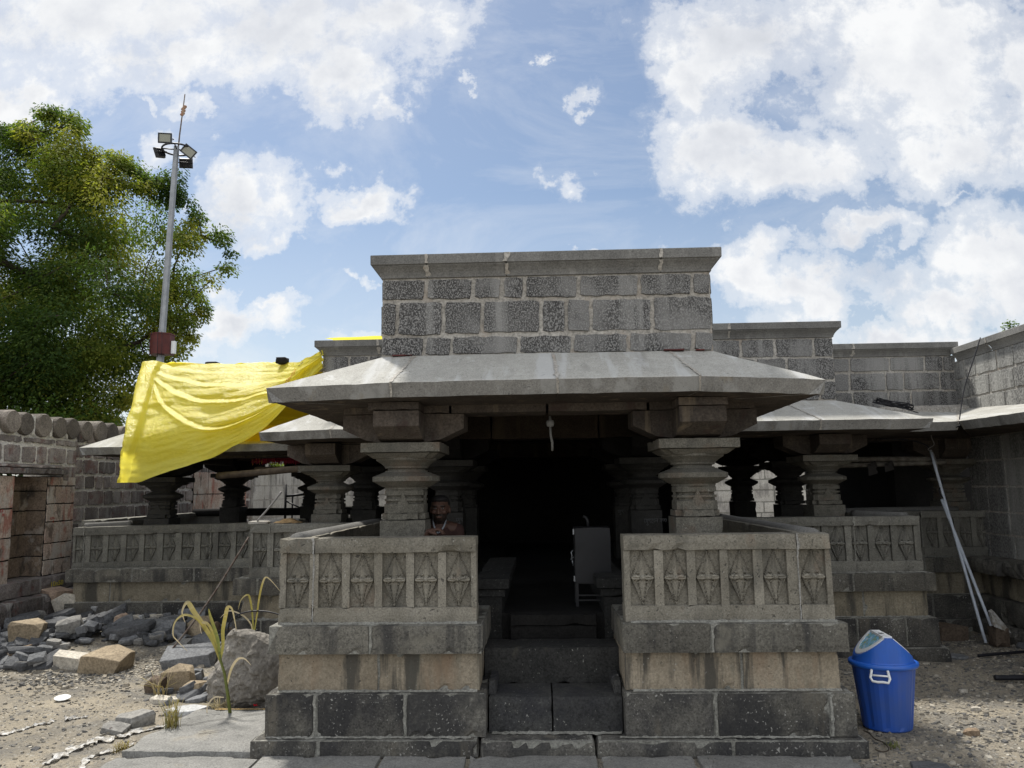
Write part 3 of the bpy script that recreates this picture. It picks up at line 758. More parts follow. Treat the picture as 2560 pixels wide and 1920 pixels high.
# ---- sloping eaves: slabs with a thick front edge ----
def eave(pts, lip=.088, inset=.045, under=None, mort=(), th=.0):
    """pts: list of (outer xyz, inner xyz); consecutive pairs make one slab. under: z of the inner soffit edge"""
    mb = MB(); C = V((0, 0, 0))
    for i, ((o0, i0), (o1, i1)) in enumerate(zip(pts[:-1], pts[1:])):
        o0, i0, o1, i1 = map(V, (o0, i0, o1, i1))
        e = (o1 - o0); L = e.length; e.normalize()
        inn = ((i0 + i1) / 2 - (o0 + o1) / 2); inn.z = 0; inn = inn - e * inn.dot(e); inn.normalize()
        g = e * .003
        nu = max(2, int(L / .07)); nv = 7
        blk = rnd.random()
        # top, with the slight unevenness of dressed stone
        vs = []
        for b in range(nv + 1):
            for a in range(nu + 1):
                p = (o0 + g).lerp(o1 - g, a / nu).lerp((i0 + g).lerp(i1 - g, a / nu), b / nv)
                z = .0035 * noise.noise(p * 5) + (.0 if b else -.004 * abs(noise.noise(p * 22)) - .003 * (rnd.random() < .07))
                vs.append((p.x, p.y, p.z + z))
        w_ = nu + 1
        mb.add(vs, [(b*w_+a, b*w_+a+1, (b+1)*w_+a+1, (b+1)*w_+a) for b in range(nv) for a in range(nu)], 0, blk)
        top = vs[:w_]
        low = []
        for a in range(nu + 1):
            p = V(top[a]) + inn * inset; p.z -= lip + .004 * noise.noise(p * 8); low.append(tuple(p))
        mb.add(top + low, [(a, a + w_, a + 1 + w_, a + 1) for a in range(nu)], 1, blk)
        uz = under if under is not None else min(i0.z, i1.z) - .22
        u0 = V((i0.x, i0.y, uz)); u1 = V((i1.x, i1.y, uz))
        inner = [tuple(u0.lerp(u1, a / nu) + inn * .12) for a in range(nu + 1)]
        mb.add(low + inner, [(a, a + w_, a + 1 + w_, a + 1) for a in range(nu)], 2, blk)
        # cheeks
        for s_ in (0, -1):
            mb.add([top[s_], low[s_], inner[s_], vs[nv * w_ + (0 if s_ == 0 else nu)]], [(0, 1, 2, 3)], 1, blk)
    for k in mort:
        (o, i_) = pts[k]; o = V(o); i_ = V(i_)
        nrm = V((0, 0, 1)); mortar_line(mb, o, i_.lerp(o, .03), .017, nrm, 3, .004)
        d = V((0, 0, 0)); q = pts[min(k+1, len(pts)-1)][0]
        mortar_line(mb, o + V((0, -.002, 0)), o + V((0, inset - .002, -lip)), .010, (0, -1, 0), 3, .003)
    return _tp(mb, 'eave', [M['eave'], M['lip'], M['soffit'], M['mortar']])
zi = 2.512
eave([((-1.70, 7.25, 2.19), (-1.095, 7.75, 2.45)), ((-1.715, 6.0, 2.225), (-1.095, 6.0, 2.50)),
      ((-1.735, 4.725, 2.246), (-1.095, 5.20, zi)),
      ((-.935, 4.70, 2.263), (-.86, 5.20, zi + .008)), ((.115, 4.70, 2.271), (.10, 5.20, zi + .01)), ((1.0, 4.70, 2.272), (.90, 5.20, zi + .008)),
      ((1.775, 4.725, 2.240), (1.202, 5.20, zi)),
      ((1.79, 6.0, 2.225), (1.202, 6.0, 2.50)), ((1.80, 7.22, 2.20), (1.202, 7.75, 2.45))], under=2.165, mort=(3, 4, 5))
eave([((-2.64, 8.6, 2.14), (-2.25, 8.6, 2.40)), ((-2.67, 7.12, 2.150), (-2.25, 7.75, 2.415)), ((-1.98, 7.10, 2.165), (-1.98, 7.75, 2.42)), ((-1.62, 7.10, 2.166), (-1.095, 7.75, 2.42))], under=2.08, lip=.08, mort=(2,))
eave([((1.70, 7.10, 2.182), (1.202, 7.75, 2.44)), ((2.60, 7.10, 2.183), (2.42, 7.75, 2.44)), ((3.616, 7.10, 2.182), (3.0, 7.75, 2.43)), ((3.63, 8.6, 2.17), (3.0, 8.6, 2.43))], under=2.09, mort=(1,))
eave([((-5.2, 12.5, 2.12), (-4.85, 12.5, 2.40)), ((-5.26, 8.50, 2.112), (-4.85, 9.36, 2.44)), ((-3.95, 8.50, 2.125), (-3.9, 9.36, 2.44)), ((-2.45, 8.50, 2.135), (-2.25, 9.36, 2.44))], under=2.03, lip=.082, mort=(2,))
eave([((3.4, 8.20, 2.215), (3.0, 9.13, 2.45)), ((4.42, 8.18, 2.235), (4.94, 9.13, 2.45)), ((4.40, 7.0, 2.222), (4.95, 7.0, 2.33)), ((4.40, 5.6, 2.21), (4.95, 5.6, 2.32)), ((4.40, 3.5, 2.20), (4.95, 3.5, 2.31))], under=2.12, lip=.09, mort=(1, 2))
# small tiles packed under the upper wall and the cement fillet in the corner
pk = MB()
pk.rbox(-1.02, -.88, 5.175, 5.22, zi + .003, zi + .016, .03, .003); pk.rbox(.86, 1.0, 5.165, 5.22, zi + .004, zi + .018, .03, .003); pk.rbox(1.08, 1.14, 5.175, 5.22, zi + .003, zi + .014, .03, .003)
_tp(pk, 'packing_tile', [M['maroon']])
fi = MB()
for i in range(30):
    t = i / 29; x = 3.2 + 1.7 * t + rnd.uniform(-.02, .02); r_ = .05 + .09 * t * t
    fi.lathe([(r_ * 1.3, 2.36), (r_, 2.42 + .04 * t), (r_ * .3, 2.49)], x, 9.13 - .12 * t * t, 7)
_tp(fi, 'cement_fillet', [M['mortar']])

# ---- ashlar walls ----
def ashlar(mb, O, U, Nn, rows, rowcuts=None, width=None, gap=.010, d=.012, jit=.011, mean=.3, thick=.25, mi=0, gi=1, blkr=None):
    """rows = list of heights from the bottom; blocks stand proud of a mortar bed; O bottom-left corner of the mortar plane"""
    O = V(O); U = V(U).normalized(); Nn = V(Nn).normalized(); Z = V((0, 0, 1))
    z = 0; H = sum(rows)
    b0 = O + Nn * 0; 
    def P(s, h, q): return tuple(O + U * s + Z * h + Nn * q)
    # mortar body
    mb.add([P(0, 0, 0), P(width, 0, 0), P(width, H, 0), P(0, H, 0), P(0, 0, -thick), P(width, 0, -thick), P(width, H, -thick), P(0, H, -thick)],
           [(0,1,2,3), (5,4,7,6), (4,0,3,7), (1,5,6,2), (3,2,6,7), (4,5,1,0)], gi)
    for r, h in enumerate(rows):
        cuts = rowcuts[r] if rowcuts and rowcuts[r] else None
        if not cuts:
            cuts = [0]; x = rnd.uniform(.4, 1.) * mean
            while x < width - mean * .4: cuts.append(x); x += mean * rnd.uniform(.6, 1.45)
            cuts.append(width)
        for a, b in zip(cuts[:-1], cuts[1:]):
            g1 = gap * rnd.uniform(.5, 1.3); g2 = gap * rnd.uniform(.4, 1.1)
            x0, x1 = a + (g1 if a > 0 else -.002), b - (g1 if b < width else -.002)
            z0, z1 = z + g2, z + h - g2
            if x1 - x0 < .02: continue
            pts = []
            st_ = .035
            seed = rnd.random() * 90
            def side(p, q, nrm):
                L = math.hypot(q[0]-p[0], q[1]-p[1]); k = max(2, int(L / st_))
                for i in range(k):
                    t = i / k; x = p[0] + (q[0]-p[0]) * t; y = p[1] + (q[1]-p[1]) * t
                    j = jit * (noise.noise(V((x * 16 + seed, y * 16, seed))) + .3)
                    if i == 0: j = jit * 1.2
                    pts.append((x - nrm[0] * j, y - nrm[1] * j))
            side((x0, z0), (x1, z0), (0, -1)); side((x1, z0), (x1, z1), (1, 0)); side((x1, z1), (x0, z1), (0, 1)); side((x0, z1), (x0, z0), (-1, 0))
            dd = d * rnd.uniform(.6, 1.3)
            n_ = len(pts); cx = (x0 + x1) / 2; cz = (z0 + z1) / 2
            fr = [P(cx + (x - cx) * (1 - .006 / max(.05, x1 - x0)), cz + (y - cz) * (1 - .01 / max(.05, z1 - z0)), dd) for x, y in pts]
            bk = [P(x, y, -.004) for x, y in pts]
            bl = rnd.random() if blkr is None else rnd.uniform(*blkr)
            mb.add(fr + bk, [list(range(n_))] + [(i, i + n_, (i+1) % n_ + n_, (i+1) % n_) for i in range(n_)], mi, bl)
        z += h
def wallpart(name, mats, *calls):
    mb = MB()
    for a, k in calls: ashlar(mb, *a, **k)
    return _tp(mb, name, mats)
WM = [M['wall'], M['mortar']]
k_ = 2.297 / 1990
cut1 = [[(x - 85) * k_ for x in r] for r in ([85, 345, 510, 915, 1240, 1575, 1955, 2075], [85, 175, 460, 695, 1055, 1205, 1355, 1720, 2075], [85, 355, 640, 820, 955, 1285, 1650, 1970, 2075])]
H1 = [.148, .250, .167]
mb = MB()
ashlar(mb, (-1.095, 5.205, zi - .002), (1, 0, 0), (0, -1, 0), H1, cut1, 2.297, thick=.3, mean=.34)
ashlar(mb, (-1.090, 8.0, zi - .06), (0, -1, 0), (-1, 0, 0), [.20, .25, .17], None, 2.79, thick=.3, mean=.34)
ashlar(mb, (1.197, 5.21, zi - .06), (0, 1, 0), (1, 0, 0), [.20, .25, .17], None, 2.79, thick=.3, mean=.34)
_tp(mb, 'upper_wall', WM)
mb = MB()
ashlar(mb, (-2.25, 7.755, 2.41), (1, 0, 0), (0, -1, 0), [.19, .21, .175], None, 1.14, thick=.3)
ashlar(mb, (-2.245, 9.6, 2.38), (0, -1, 0), (-1, 0, 0), [.20, .22, .18], None, 1.84, thick=.3)
_tp(mb, 'upper_wall', WM)
mb = MB()
ashlar(mb, (1.21, 7.755, 2.43), (1, 0, 0), (0, -1, 0), [.21, .235, .205], None, 1.79, thick=.3, mean=.33)
ashlar(mb, (2.995, 7.76, 2.40), (0, 1, 0), (1, 0, 0), [.21, .235, .205], None, 1.5, thick=.3)
_tp(mb, 'upper_wall', WM)
mb = MB()
ashlar(mb, (-4.85, 9.365, 2.43), (1, 0, 0), (0, -1, 0), [.21, .22, .15], None, 2.62, thick=.2, mean=.34)
ashlar(mb, (-4.845, 13.0, 2.38), (0, -1, 0), (-1, 0, 0), [.22, .23, .18], None, 3.63, thick=.2, mean=.34)
_tp(mb, 'upper_wall', WM)
mb = MB()
ashlar(mb, (3.0, 9.135, 2.445), (1, 0, 0), (0, -1, 0), [.235, .225, .19], None, 1.96, thick=.2, mean=.33)
_tp(mb, 'upper_wall', WM)
mb = MB()
ashlar(mb, (4.95, 9.15, 2.32), (0, -1, 0), (-1, 0, 0), [.24, .23, .225], None, 5.6, thick=.25, mean=.33, gap=.007)
_tp(mb, 'upper_wall', [M['wall_right'], M['mortar']])
mb = MB()
ashlar(mb, (5.11, 9.3, .75), (0, -1, 0), (-1, 0, 0), [.26, .25, .28, .30, .28, .24], None, 5.75, thick=.25, mean=.42, gap=.009, jit=.007, d=.010, blkr=(0, 1))
_tp(mb, 'side_wall', [M['wall_right'], M['mortar']])
mb = MB()
def rough(mb, *a, **k): mb.rbox(*a, **k)
y = 9.05
while y > 3.6:
    L = rnd.uniform(.6, .95)
    mb.rbox(4.82 + rnd.uniform(-.02, .03), 5.2, y - L, y - .012, .60, .765, .05, .02, .012, mi=0)
    mb.rbox(4.98, 5.2, y - L, y - .008, .345, .60, .07, .01, .006, mi=1)
    mb.rbox(4.90, 5.2, y - L + .1, y + .09, .09, .345, .06, .014, .006, mi=0)
    mb.rbox(4.78, 5.2, y - L, y - .01, -.06, .09, .06, .016, .006, mi=0)
    y -= L
_tp(mb, 'side_plinth', [M['course'], M['buff_dull']])

# ---- moulded cornices ----
PROF = [(0, 0), (.010, .004), (.012, .018), (.022, .040), (.040, .062), (.058, .078), (.058, .086), (.072, .088), (.073, .150), (.070, .156)]
def cornice(x0, x1, yf, yb, z, joints=(), s=1.0, tilt=0):
    mb = MB()
    xs = [x0] + list(joints) + [x1]
    for n_, (a, b) in enumerate(zip(xs[:-1], xs[1:])):
        blk = rnd.random(); lp = []
        first = n_ == 0; last = n_ == len(xs) - 2
        K = max(2, int((b - a) / .08))
        rows_ = []
        for o_, h in PROF:
            o_ *= s; row_ = []
            if first: row_.append((a - o_, yb, z + h * s))
            for i in range(K + 1):
                x = a + (b - a) * i / K
                if i == 0 and first: x -= o_
                elif i == 0: x += .003
                if i == K and last: x += o_
                elif i == K: x -= .003
                row_.append((x, yf - o_ + .002 * noise.noise(V((x * 7, h * 30, z))), z + h * s + tilt * (x - x0)))
            if last: row_.append((b + o_, yb, z + h * s + tilt * (b - x0)))
            rows_.append(row_)
        w_ = len(rows_[0])
        mb.add([p for r in rows_ for p in r], [(j*w_+i, j*w_+i+1, (j+1)*w_+i+1, (j+1)*w_+i) for j in range(len(rows_)-1) for i in range(w_-1)], 0, blk)
        t = rows_[-1]; top = t + ([(b, yb, t[-1][2])] if not last else []) + ([(a, yb, t[0][2])] if not first else [])
        mb.add(top, [list(range(len(top)))], 0, blk)
    for xj in joints:
        zz = z + tilt * (xj - x0)
        mortar_line(mb, (xj, yf - .075 * s, zz + .09 * s), (xj, yf - .075 * s, zz + .155 * s), .016, (0, -1, 0), 1, .003)
        mortar_line(mb, (xj, yf - .002, zz + .01), (xj, yf - .058 * s, zz + .08 * s), .018, (0, -1, -.6), 1, .004)
    return _tp(mb, 'cornice', [M['cornice'], M['mortar']])
cornice(-1.095, 1.202, 5.20, 7.9, 3.072, [-.775, -.215, .86], tilt=0.001)
cornice(-2.25, -1.10, 7.75, 9.4, 2.982, [-1.66])
cornice(1.21, 3.0, 7.75, 9.3, 3.078, [1.95])
cornice(3.08, 4.90, 9.13, 11, 3.092, [3.75])
cornice(-4.85, -2.33, 9.36, 11, 3.005, [-4.1, -3.3])
mb = MB()
for a, b in ((9.06, 8.35), (8.345, 7.2), (7.195, 5.6), (5.595, 3.6)):
    blk = rnd.random()
    rws = [[(4.95 - o_, a - .003, 3.008 + h), (4.95 - o_, b + .003, 3.008 + h)] for o_, h in PROF] + [[(5.2, a, 3.164), (5.2, b, 3.164)]]
    mb.add([p for r in rws for p in r], [(2*j, 2*j+1, 2*j+3, 2*j+2) for j in range(len(rws) - 1)], 0, blk)
    mb.add([r[0] for r in rws], [list(range(len(rws)))], 0, blk)
for yj in (8.347, 7.197): mortar_line(mb, (4.95, yj, 3.02), (4.89, yj, 3.09), .014, (-1, 0, -.5), 1, .004); mortar_line(mb, (4.877, yj, 3.10), (4.877, yj, 3.16), .012, (-1, 0, 0), 1, .003)
_tp(mb, 'cornice', [M['cornice'], M['mortar']])

# ------------------------------------------------------------------ left boundary wall
BW = empty('boundary_wall', (-6.1, 10, 0))
tag(BW, 'old dark block wall with round coping stones and a pinkish niche, left of the temple', 'wall')
def bwp(mb, name, mats, par=None):
    mb.v = [(p[0] + 6.1, p[1] - 10, p[2]) for p in mb.v]; return mb.build(name, mats, par or BW)
mb = MB()
ashlar(mb, (-6.1, 20, .60), (0, -1, 0), (1, 0, 0), [.21, .20, .21, .20, .22, .20, .21, .20, .15], None, 10.2, mean=.30, thick=.5, gap=.019, jit=.016, d=.02, blkr=(0, 1))
ashlar(mb, (-6.1, 8.02, .60), (0, -1, 0), (1, 0, 0), [.21, .20, .21, .20, .22, .20, .21, .20, .15], None, 4.0, mean=.30, thick=.5, gap=.019, jit=.016, d=.02)
ashlar(mb, (-6.1, 9.8, 1.95), (0, -1, 0), (1, 0, 0), [.23], None, 1.78, mean=.30, thick=.5, gap=.021, jit=.016, d=.02)
ashlar(mb, (-6.1, 9.8, 2.18), (0, -1, 0), (1, 0, 0), [.11], None, 1.78, mean=.55, thick=.5, gap=.021, jit=.016, d=.02)
ashlar(mb, (-6.1, 9.8, 1.74), (0, -1, 0), (1, 0, 0), [.21], None, .27, mean=.30, thick=.5, gap=.021, jit=.016, d=.02)
bwp(mb, 'wall_face', [M['fieldwall'], M['wide_mortar']])
mb = MB()
ashlar(mb, (-6.34, 9.25, .60), (0, -1, 0), (1, 0, 0), [.24, .26, .29, .24, .18], None, .66, mean=.36, thick=.2, gap=.005, jit=.006, d=.008)
ashlar(mb, (-6.34, 9.25, .60), (1, 0, 0), (0, -1, 0), [.24, .26, .29, .24, .18], None, .24, mean=.4, thick=.02, gap=.004, jit=.003, d=.006)
bwp(mb, 'niche', [M['niche'], M['dark']])
mb = MB()
ashlar(mb, (-6.09, 9.80, .60), (0, -1, 0), (1, 0, 0), [.19, .20, .26, .22, .22, .12], None, .54, mean=.28, thick=.23, gap=.004, jit=.005, d=.01)
bwp(mb, 'pilaster', [M['pink'], M['dark']])
mb = MB()
ashlar(mb, (-6.06, 8.60, .58), (0, -1, 0), (1, 0, 0), [.27, .25, .33, .38], None, .50, mean=.6, thick=.3, gap=.004, jit=.006, d=.01)
bwp(mb, 'pilaster', [M['pink'], M['dark']])
mb = MB()
mb.rbox(-6.35, -6.0, 8.0, 8.72, 1.83, 1.90, .06, .01); mb.rbox(-6.35, -6.0, 8.73, 9.53, 1.83, 1.90, .06, .01)
mb.rbox(-6.35, -6.03, 8.0, 9.50, 1.90, 1.945, .05, .02)
bwp(mb, 'lintel', [M['fieldwall']])
mb = MB()
y = 20
while y > 4:
    L = rnd.uniform(.45, .8)
    mb.rbox(-6.5, -5.99, y - L, y - .012, .42, .60, .08, .014, .008); mb.rbox(-6.5, -5.83, y - L + .15, y + .14, .0, .415, .08, .02, .012)
    y -= L
bwp(mb, 'wall_foot', [M['fieldwall']])
dm_ = MB()
y = 19.9; dr = None; i = 0
while y > 4.2:
    r = rnd.uniform(.135, .150)
    if i % 3 == 0 or True:
        mb = MB()
        n_ = 22
        c0 = [(0, r * math.cos(2*math.pi*k/n_) * rnd.uniform(.97, 1.02), r * math.sin(2*math.pi*k/n_) * rnd.uniform(.97, 1.02)) for k in range(n_)]
        xs = [.02, .0, -.06, -.5]; sc = [.93, 1., 1., 1.]
        mb.loft([[(x, q[1] * s_, q[2] * s_) for q in c0] for x, s_ in zip(xs, sc)], 0, rnd.random())
        o = mb.build('coping_stone', M['drum'], BW)
        o.location = (.03 + rnd.uniform(-.02, .02), y - 10, 2.425 + rnd.uniform(-.008, .008)); i += 1
    mb = None
    y -= r * 2 + rnd.uniform(0.0, .045)
mb = MB(); mb.box(-6.55, -6.11, 4, 20, 2.28, 2.44)
for q in range(46):
    yy = 19.8 - q * .33; mb.rbox(-6.2, -6.075, yy - .028, yy + .028, 2.29, 2.53, .03, .014)
bwp(mb, 'mortar_bed', [M['wide_mortar']])
# a lime washed buttress and pink rendered bays farther along
mb = MB()
ashlar(mb, (-6.07, 15.6, .6), (0, -1, 0), (1, 0, 0), [.5, .45, .4], None, 2.4, mean=.8, thick=.05, gap=.004, jit=.004, d=.006)
bwp(mb, 'pink_render', [M['pink'], M['dark']])
mb = MB()
ashlar(mb, (-6.04, 19.5, .6), (0, -1, 0), (1, 0, 0), [.4, .4, .3, .5], None, 3.6, mean=.6, thick=.05, gap=.006, jit=.01, d=.01)
bwp(mb, 'lime_washed_stones', [M['lime'], M['mortar']])

RW = empty('rear_wall', (0, 20, 0))
tag(RW, 'pale lime streaked stone wall closing the courtyard, glimpsed between the columns behind', 'wall')
mb = MB()
ashlar(mb, (-6.6, 20, 0), (1, 0, 0), (0, -1, 0), [.3, .28, .3, .27, .3, .28, .3, .3, .3], None, 19, mean=.5, thick=.4, gap=.012, jit=.01)
mb.v = [(p[0], p[1] - 20, p[2]) for p in mb.v]
mb.build('wall_face', [M['lime'], M['mortar_dull']], RW)
# ------------------------------------------------------------------ yellow tarpaulin
def interp(P_, t):
    t = max(0, min(1, t)) * (len(P_) - 1); i = min(int(t), len(P_) - 2); f = t - i
    a = V(P_[max(i-1, 0)]); b = V(P_[i]); c = V(P_[i+1]); d = V(P_[min(i+2, len(P_)-1)])
    return .5 * ((2*b) + (c - a) * f + (2*a - 5*b + 4*c - d) * f*f + (3*b - a - 3*c + d) * f*f*f)
TT = [(-4.972, 9.3, 3.20), (-4.812, 9.3, 3.221), (-4.544, 9.3, 3.216), (-4.158, 9.3, 3.191), (-3.744, 9.3, 3.189), (-3.391, 9.3, 3.194), (-2.907, 8.9, 3.119), (-2.525, 8.2, 3.064), (-2.235, 7.67, 3.032)]
TB = [(-4.643, 8.32, 1.705), (-4.445, 8.32, 1.718), (-4.137, 8.32, 1.816), (-3.829, 8.32, 1.903), (-3.521, 8.32, 2.022), (-3.208, 8.3, 2.185), (-2.919, 8.2, 2.377), (-2.604, 8.0, 2.628), (-2.231, 7.66, 2.847)]
TM1 = [(-4.749, 8.767, 2.683), (-4.581, 8.767, 2.701), (-4.307, 8.767, 2.729), (-3.954, 8.767, 2.741), (-3.584, 8.767, 2.778), (-3.25, 8.756, 2.833), (-2.858, 8.519, 2.859), (-2.534, 8.091, 2.923), (-2.234, 7.68, 2.976)]
TM2 = [(-4.581, 8.34, 2.204), (-4.403, 8.34, 2.219), (-4.12, 8.34, 2.279), (-3.797, 8.34, 2.326), (-3.465, 8.34, 2.4), (-3.147, 8.32, 2.503), (-2.835, 8.22, 2.615), (-2.557, 8.02, 2.783), (-2.239, 7.7, 2.921)]
def tarp(u, v):
    # wall top, over the slope, past the eave edge, hanging hem
    u = max(0, min(1, u)); v = max(0, min(1, v))
    cs = (interp(TT, u), interp(TM1, u), interp(TM2, u), interp(TB, u)); kn_ = (0, .3, .62, 1)
    i_ = 0 if v < .3 else 1 if v < .62 else 2; f = (v - kn_[i_]) / (kn_[i_+1] - kn_[i_])
    q = cs[i_].lerp(cs[i_+1], f)
    for k_, s_ in ((1, .1), (2, .1)):   # ease the bends
        d_ = abs(v - kn_[k_])
        if d_ < s_:
            bend = (cs[k_-1] - cs[k_]).normalized() + (cs[k_+1] - cs[k_]).normalized(); q = q + bend * .02 * (1 - d_ / s_) ** 2
    left = max(0, 1 - u / .13)
    # swags hanging between the two upper corners: each is a crease with a soft belly below it
    s = min(1, max(0, (u - .10) / .88)); env = max(0, math.sin(math.pi * s)) ** .5
    for D_, am in ((.03, .05), (.16, .10), (.33, .12), (.62, .09)):
        line = .03 + .22 * s * s + D_ * max(0, math.sin(math.pi * s ** .9)) ** .8
        t = (v - line)
        if t > 0: sw = am * env * math.exp(-t / .085) * min(1, t / .012)
        else: sw = -am * .4 * env * math.exp(t / .05)
        q.y -= sw; q.z -= sw * .3
    # gathered folds along the right arm of the cloth
    q.y -= .022 * math.sin(v * 15 + 3 * u) * max(0, (u - .45) / .55)
    # broad hem fold on the left
    hw = .165 - .11 * v ** .8
    e_ = min(1, max(0, (hw - u) / .010)); q.y -= e_ * (.075 + .05 * math.sin(math.pi * min(1, max(0, u / hw))))
    q.x += .02 * noise.noise(V((u * 5, v * 7, 1)))
    q.y += .035 * noise.noise(V((u * 6, v * 5, 9))) + .014 * noise.noise(V((u * 9, v * 22, 4))) + .0035 * noise.noise(V((u * 50, v * 44, 4)))
    q.z += .012 * noise.noise(V((u * 12, v * 9, 22)))
    if v < .02: q.z += .02 * noise.noise(V((u * 14, 0, 2)))
    q.x += (-.06 * math.sin(math.pi * v) + .10 * v * (1 - v)) * left
    return q
n = N('yellow_tarpaulin')
yc = n.mix(n.ramp(n.noise(2.5, 4), [(.35, 0.), (.65, 1.)]), (.90, .77, .06), (.93, .83, .13))
n.fin(yc, .34, .6)
cr = n.noise(22, 7, .62, src=n.vec(n.pos, (1, 1, 1.8)), dist=1.6)
n.bump(cr, .9, .016)
tr = n.n.new('ShaderNodeBsdfTranslucent'); n.l.new(yc, tr.inputs[0])
mx = n.n.new('ShaderNodeMixShader'); mx.inputs[0].default_value = .5
n.l.new(n.bsdf.outputs[0], mx.inputs[1]); n.l.new(tr.outputs[0], mx.inputs[2])
n.l.new(mx.outputs[0], n.n['Material Output'].inputs[0]); M['tarp'] = n.m
n = N('yellow_tint_sheet'); n.fin((.72, .55, .03), .5, .3)
tr = n.n.new('ShaderNodeBsdfTransparent'); tr.inputs[0].default_value = (.95, .72, .10, 1)
tl = n.n.new('ShaderNodeBsdfTranslucent'); tl.inputs[0].default_value = (.7, .52, .03, 1)
m1 = n.n.new('ShaderNodeMixShader'); m1.inputs[0].default_value = .5; n.l.new(n.bsdf.outputs[0], m1.inputs[1]); n.l.new(tl.outputs[0], m1.inputs[2])
m2 = n.n.new('ShaderNodeMixShader'); m2.inputs[0].default_value = .62; n.l.new(m1.outputs[0], m2.inputs[1]); n.l.new(tr.outputs[0], m2.inputs[2])
n.l.new(m2.outputs[0], n.n['Material Output'].inputs[0]); M['tarp_tint'] = n.m
TP = empty('tarpaulin', (-3.9, 8.6, 2.1)); tag(TP, 'creased bright yellow tarpaulin draped over the left roof, hanging to a point below the eave', 'tarpaulin')
def tpp(mb, name, mat):
    mb.v = [(p[0] + 3.9, p[1] - 8.6, p[2] - 2.1) for p in mb.v]; return mb.build(name, mat, TP)
mb = MB(); NU, NV = 260, 150
mb.add([tarp(i / NU, j / NV) for j in range(NV + 1) for i in range(NU + 1)], [(j*(NU+1)+i, (j+1)*(NU+1)+i, (j+1)*(NU+1)+i+1, j*(NU+1)+i+1) for j in range(NV) for i in range(NU)], 0, .5, True)
# part lying back over the roof
NB = 20
mb.add([interp(TT, u_ / 60 * .72) + V((0, j / NB * 1.6, .0 + .03 * noise.noise(V((u_ * .3, j * .5, 3))) + .012 * j / NB)) + V((0, .0, -.004)) for j in range(NB + 1) for u_ in range(61)],
       [(j*61+i, j*61+i+1, (j+1)*61+i+1, (j+1)*61+i) for j in range(NB) for i in range(60)], 0, .5, True)
tpp(mb, 'sheet', M['tarp'])
# thin sheet added to tint the upper wall and eave yellow, stone showing through
mb = MB()
vs = []; A_, B_ = 24, 26
for j in range(B_ + 1):
    for i in range(A_ + 1):
        u = i / A_; v = j / B_; x = -3.75 + 1.5 * u
        if v < .55: y, z = 9.31 - .02 * v, 3.05 - (v / .55) * .60
        else: t = (v - .55) / .45; y, z = 9.29 - .78 * t, 2.45 - .305 * t
        vs.append((x + .01 * noise.noise(V((u * 5, v * 5, 0))), y - .015 - .02 * abs(noise.noise(V((u * 6, v * 6, 7)))), z + .012))
mb.add(vs, [(j*(A_+1)+i, (j+1)*(A_+1)+i, (j+1)*(A_+1)+i+1, j*(A_+1)+i+1) for j in range(B_) for i in range(A_)], 0, .5, True)
tpp(mb, 'added_tint_layer', M['tarp_tint'])
# printed badge, bars and oval on the cloth
def onT(x, y):   # print frame -> cloth: x along the print, y across
    c = V((.755, .30)); du = V((.024, -.17)) * 1; dv = V((.030, .085))
    a = V((c[0] + x * .028 + y * .020, c[1] - x * .17 + y * .10))
    p = tarp(a[0], a[1]); e = .004
    nrm = (tarp(a[0] + e, a[1]) - p).cross(tarp(a[0], a[1] + e) - p).normalized()
    if nrm.y > 0: nrm = -nrm
    return p + nrm * .006, nrm
def stroke(mb, pts, w):
    for (xa, ya), (xb, yb) in zip(pts[:-1], pts[1:]):
        L = math.hypot(xb - xa, yb - ya); k = max(1, int(L / .08)); px_, py_ = -(yb - ya) / L * w, (xb - xa) / L * w
        vs = []
        for i in range(k + 1):
            t = i / k; x = xa + (xb - xa) * t; y = ya + (yb - ya) * t
            vs += [onT(x - px_, y - py_)[0], onT(x + px_, y + py_)[0]]
        mb.add(vs, [(2*i, 2*i+1, 2*i+3, 2*i+2) for i in range(k)])
pm_ = MB()
for s_ in (1., .86):
    out_ = [(-.62 * s_, -.42 * s_), (-.3 * s_, -.34 * s_), (.3 * s_, -.34 * s_), (.62 * s_, -.5 * s_), (.66 * s_, .0), (.6 * s_, .5 * s_), (.3 * s_, .36 * s_), (-.3 * s_, .36 * s_), (-.66 * s_, .46 * s_), (-.6 * s_, 0), (-.62 * s_, -.42 * s_)]
    stroke(pm_, out_, .018)
for i, gl in enumerate(['T', 'I', 'T', 'A', 'I', 'S']):
    x = -.44 + i * .17
    if gl in 'TI': stroke(pm_, [(x, -.24), (x, .24)], .026)
    if gl == 'T': stroke(pm_, [(x - .06, -.24), (x + .06, -.24)], .02)
    if gl == 'A': stroke(pm_, [(x - .06, .24), (x, -.24), (x + .06, .24)], .02)
    if gl == 'S': stroke(pm_, [(x + .05, -.22), (x - .05, -.1), (x + .05, .1), (x - .05, .22)], .02)
tpp(pm_, 'printed_badge', M['ink'])
pm_ = MB()
for i in range(8): stroke(pm_, [(1.0 + i * .09, -.4 + i * .1), (1.12 + i * .09, -.1 + .12 * (i % 3) + i * .1)], .02)
for i in range(4): stroke(pm_, [(-1.6 + i * .02, -.35 + i * .16), (-1.0, -.35 + i * .16)], .018)
stroke(pm_, [(-.55, .75), (-.1, .72)], .02); stroke(pm_, [(.05, .7), (.4, .66)], .02)
stroke(pm_, [(1.9 + .3 * math.cos(a * .5), -.25 + .2 * math.sin(a * .5)) for a in range(14)], .015)
tpp(pm_, 'printed_lines', M['ink_dark'])

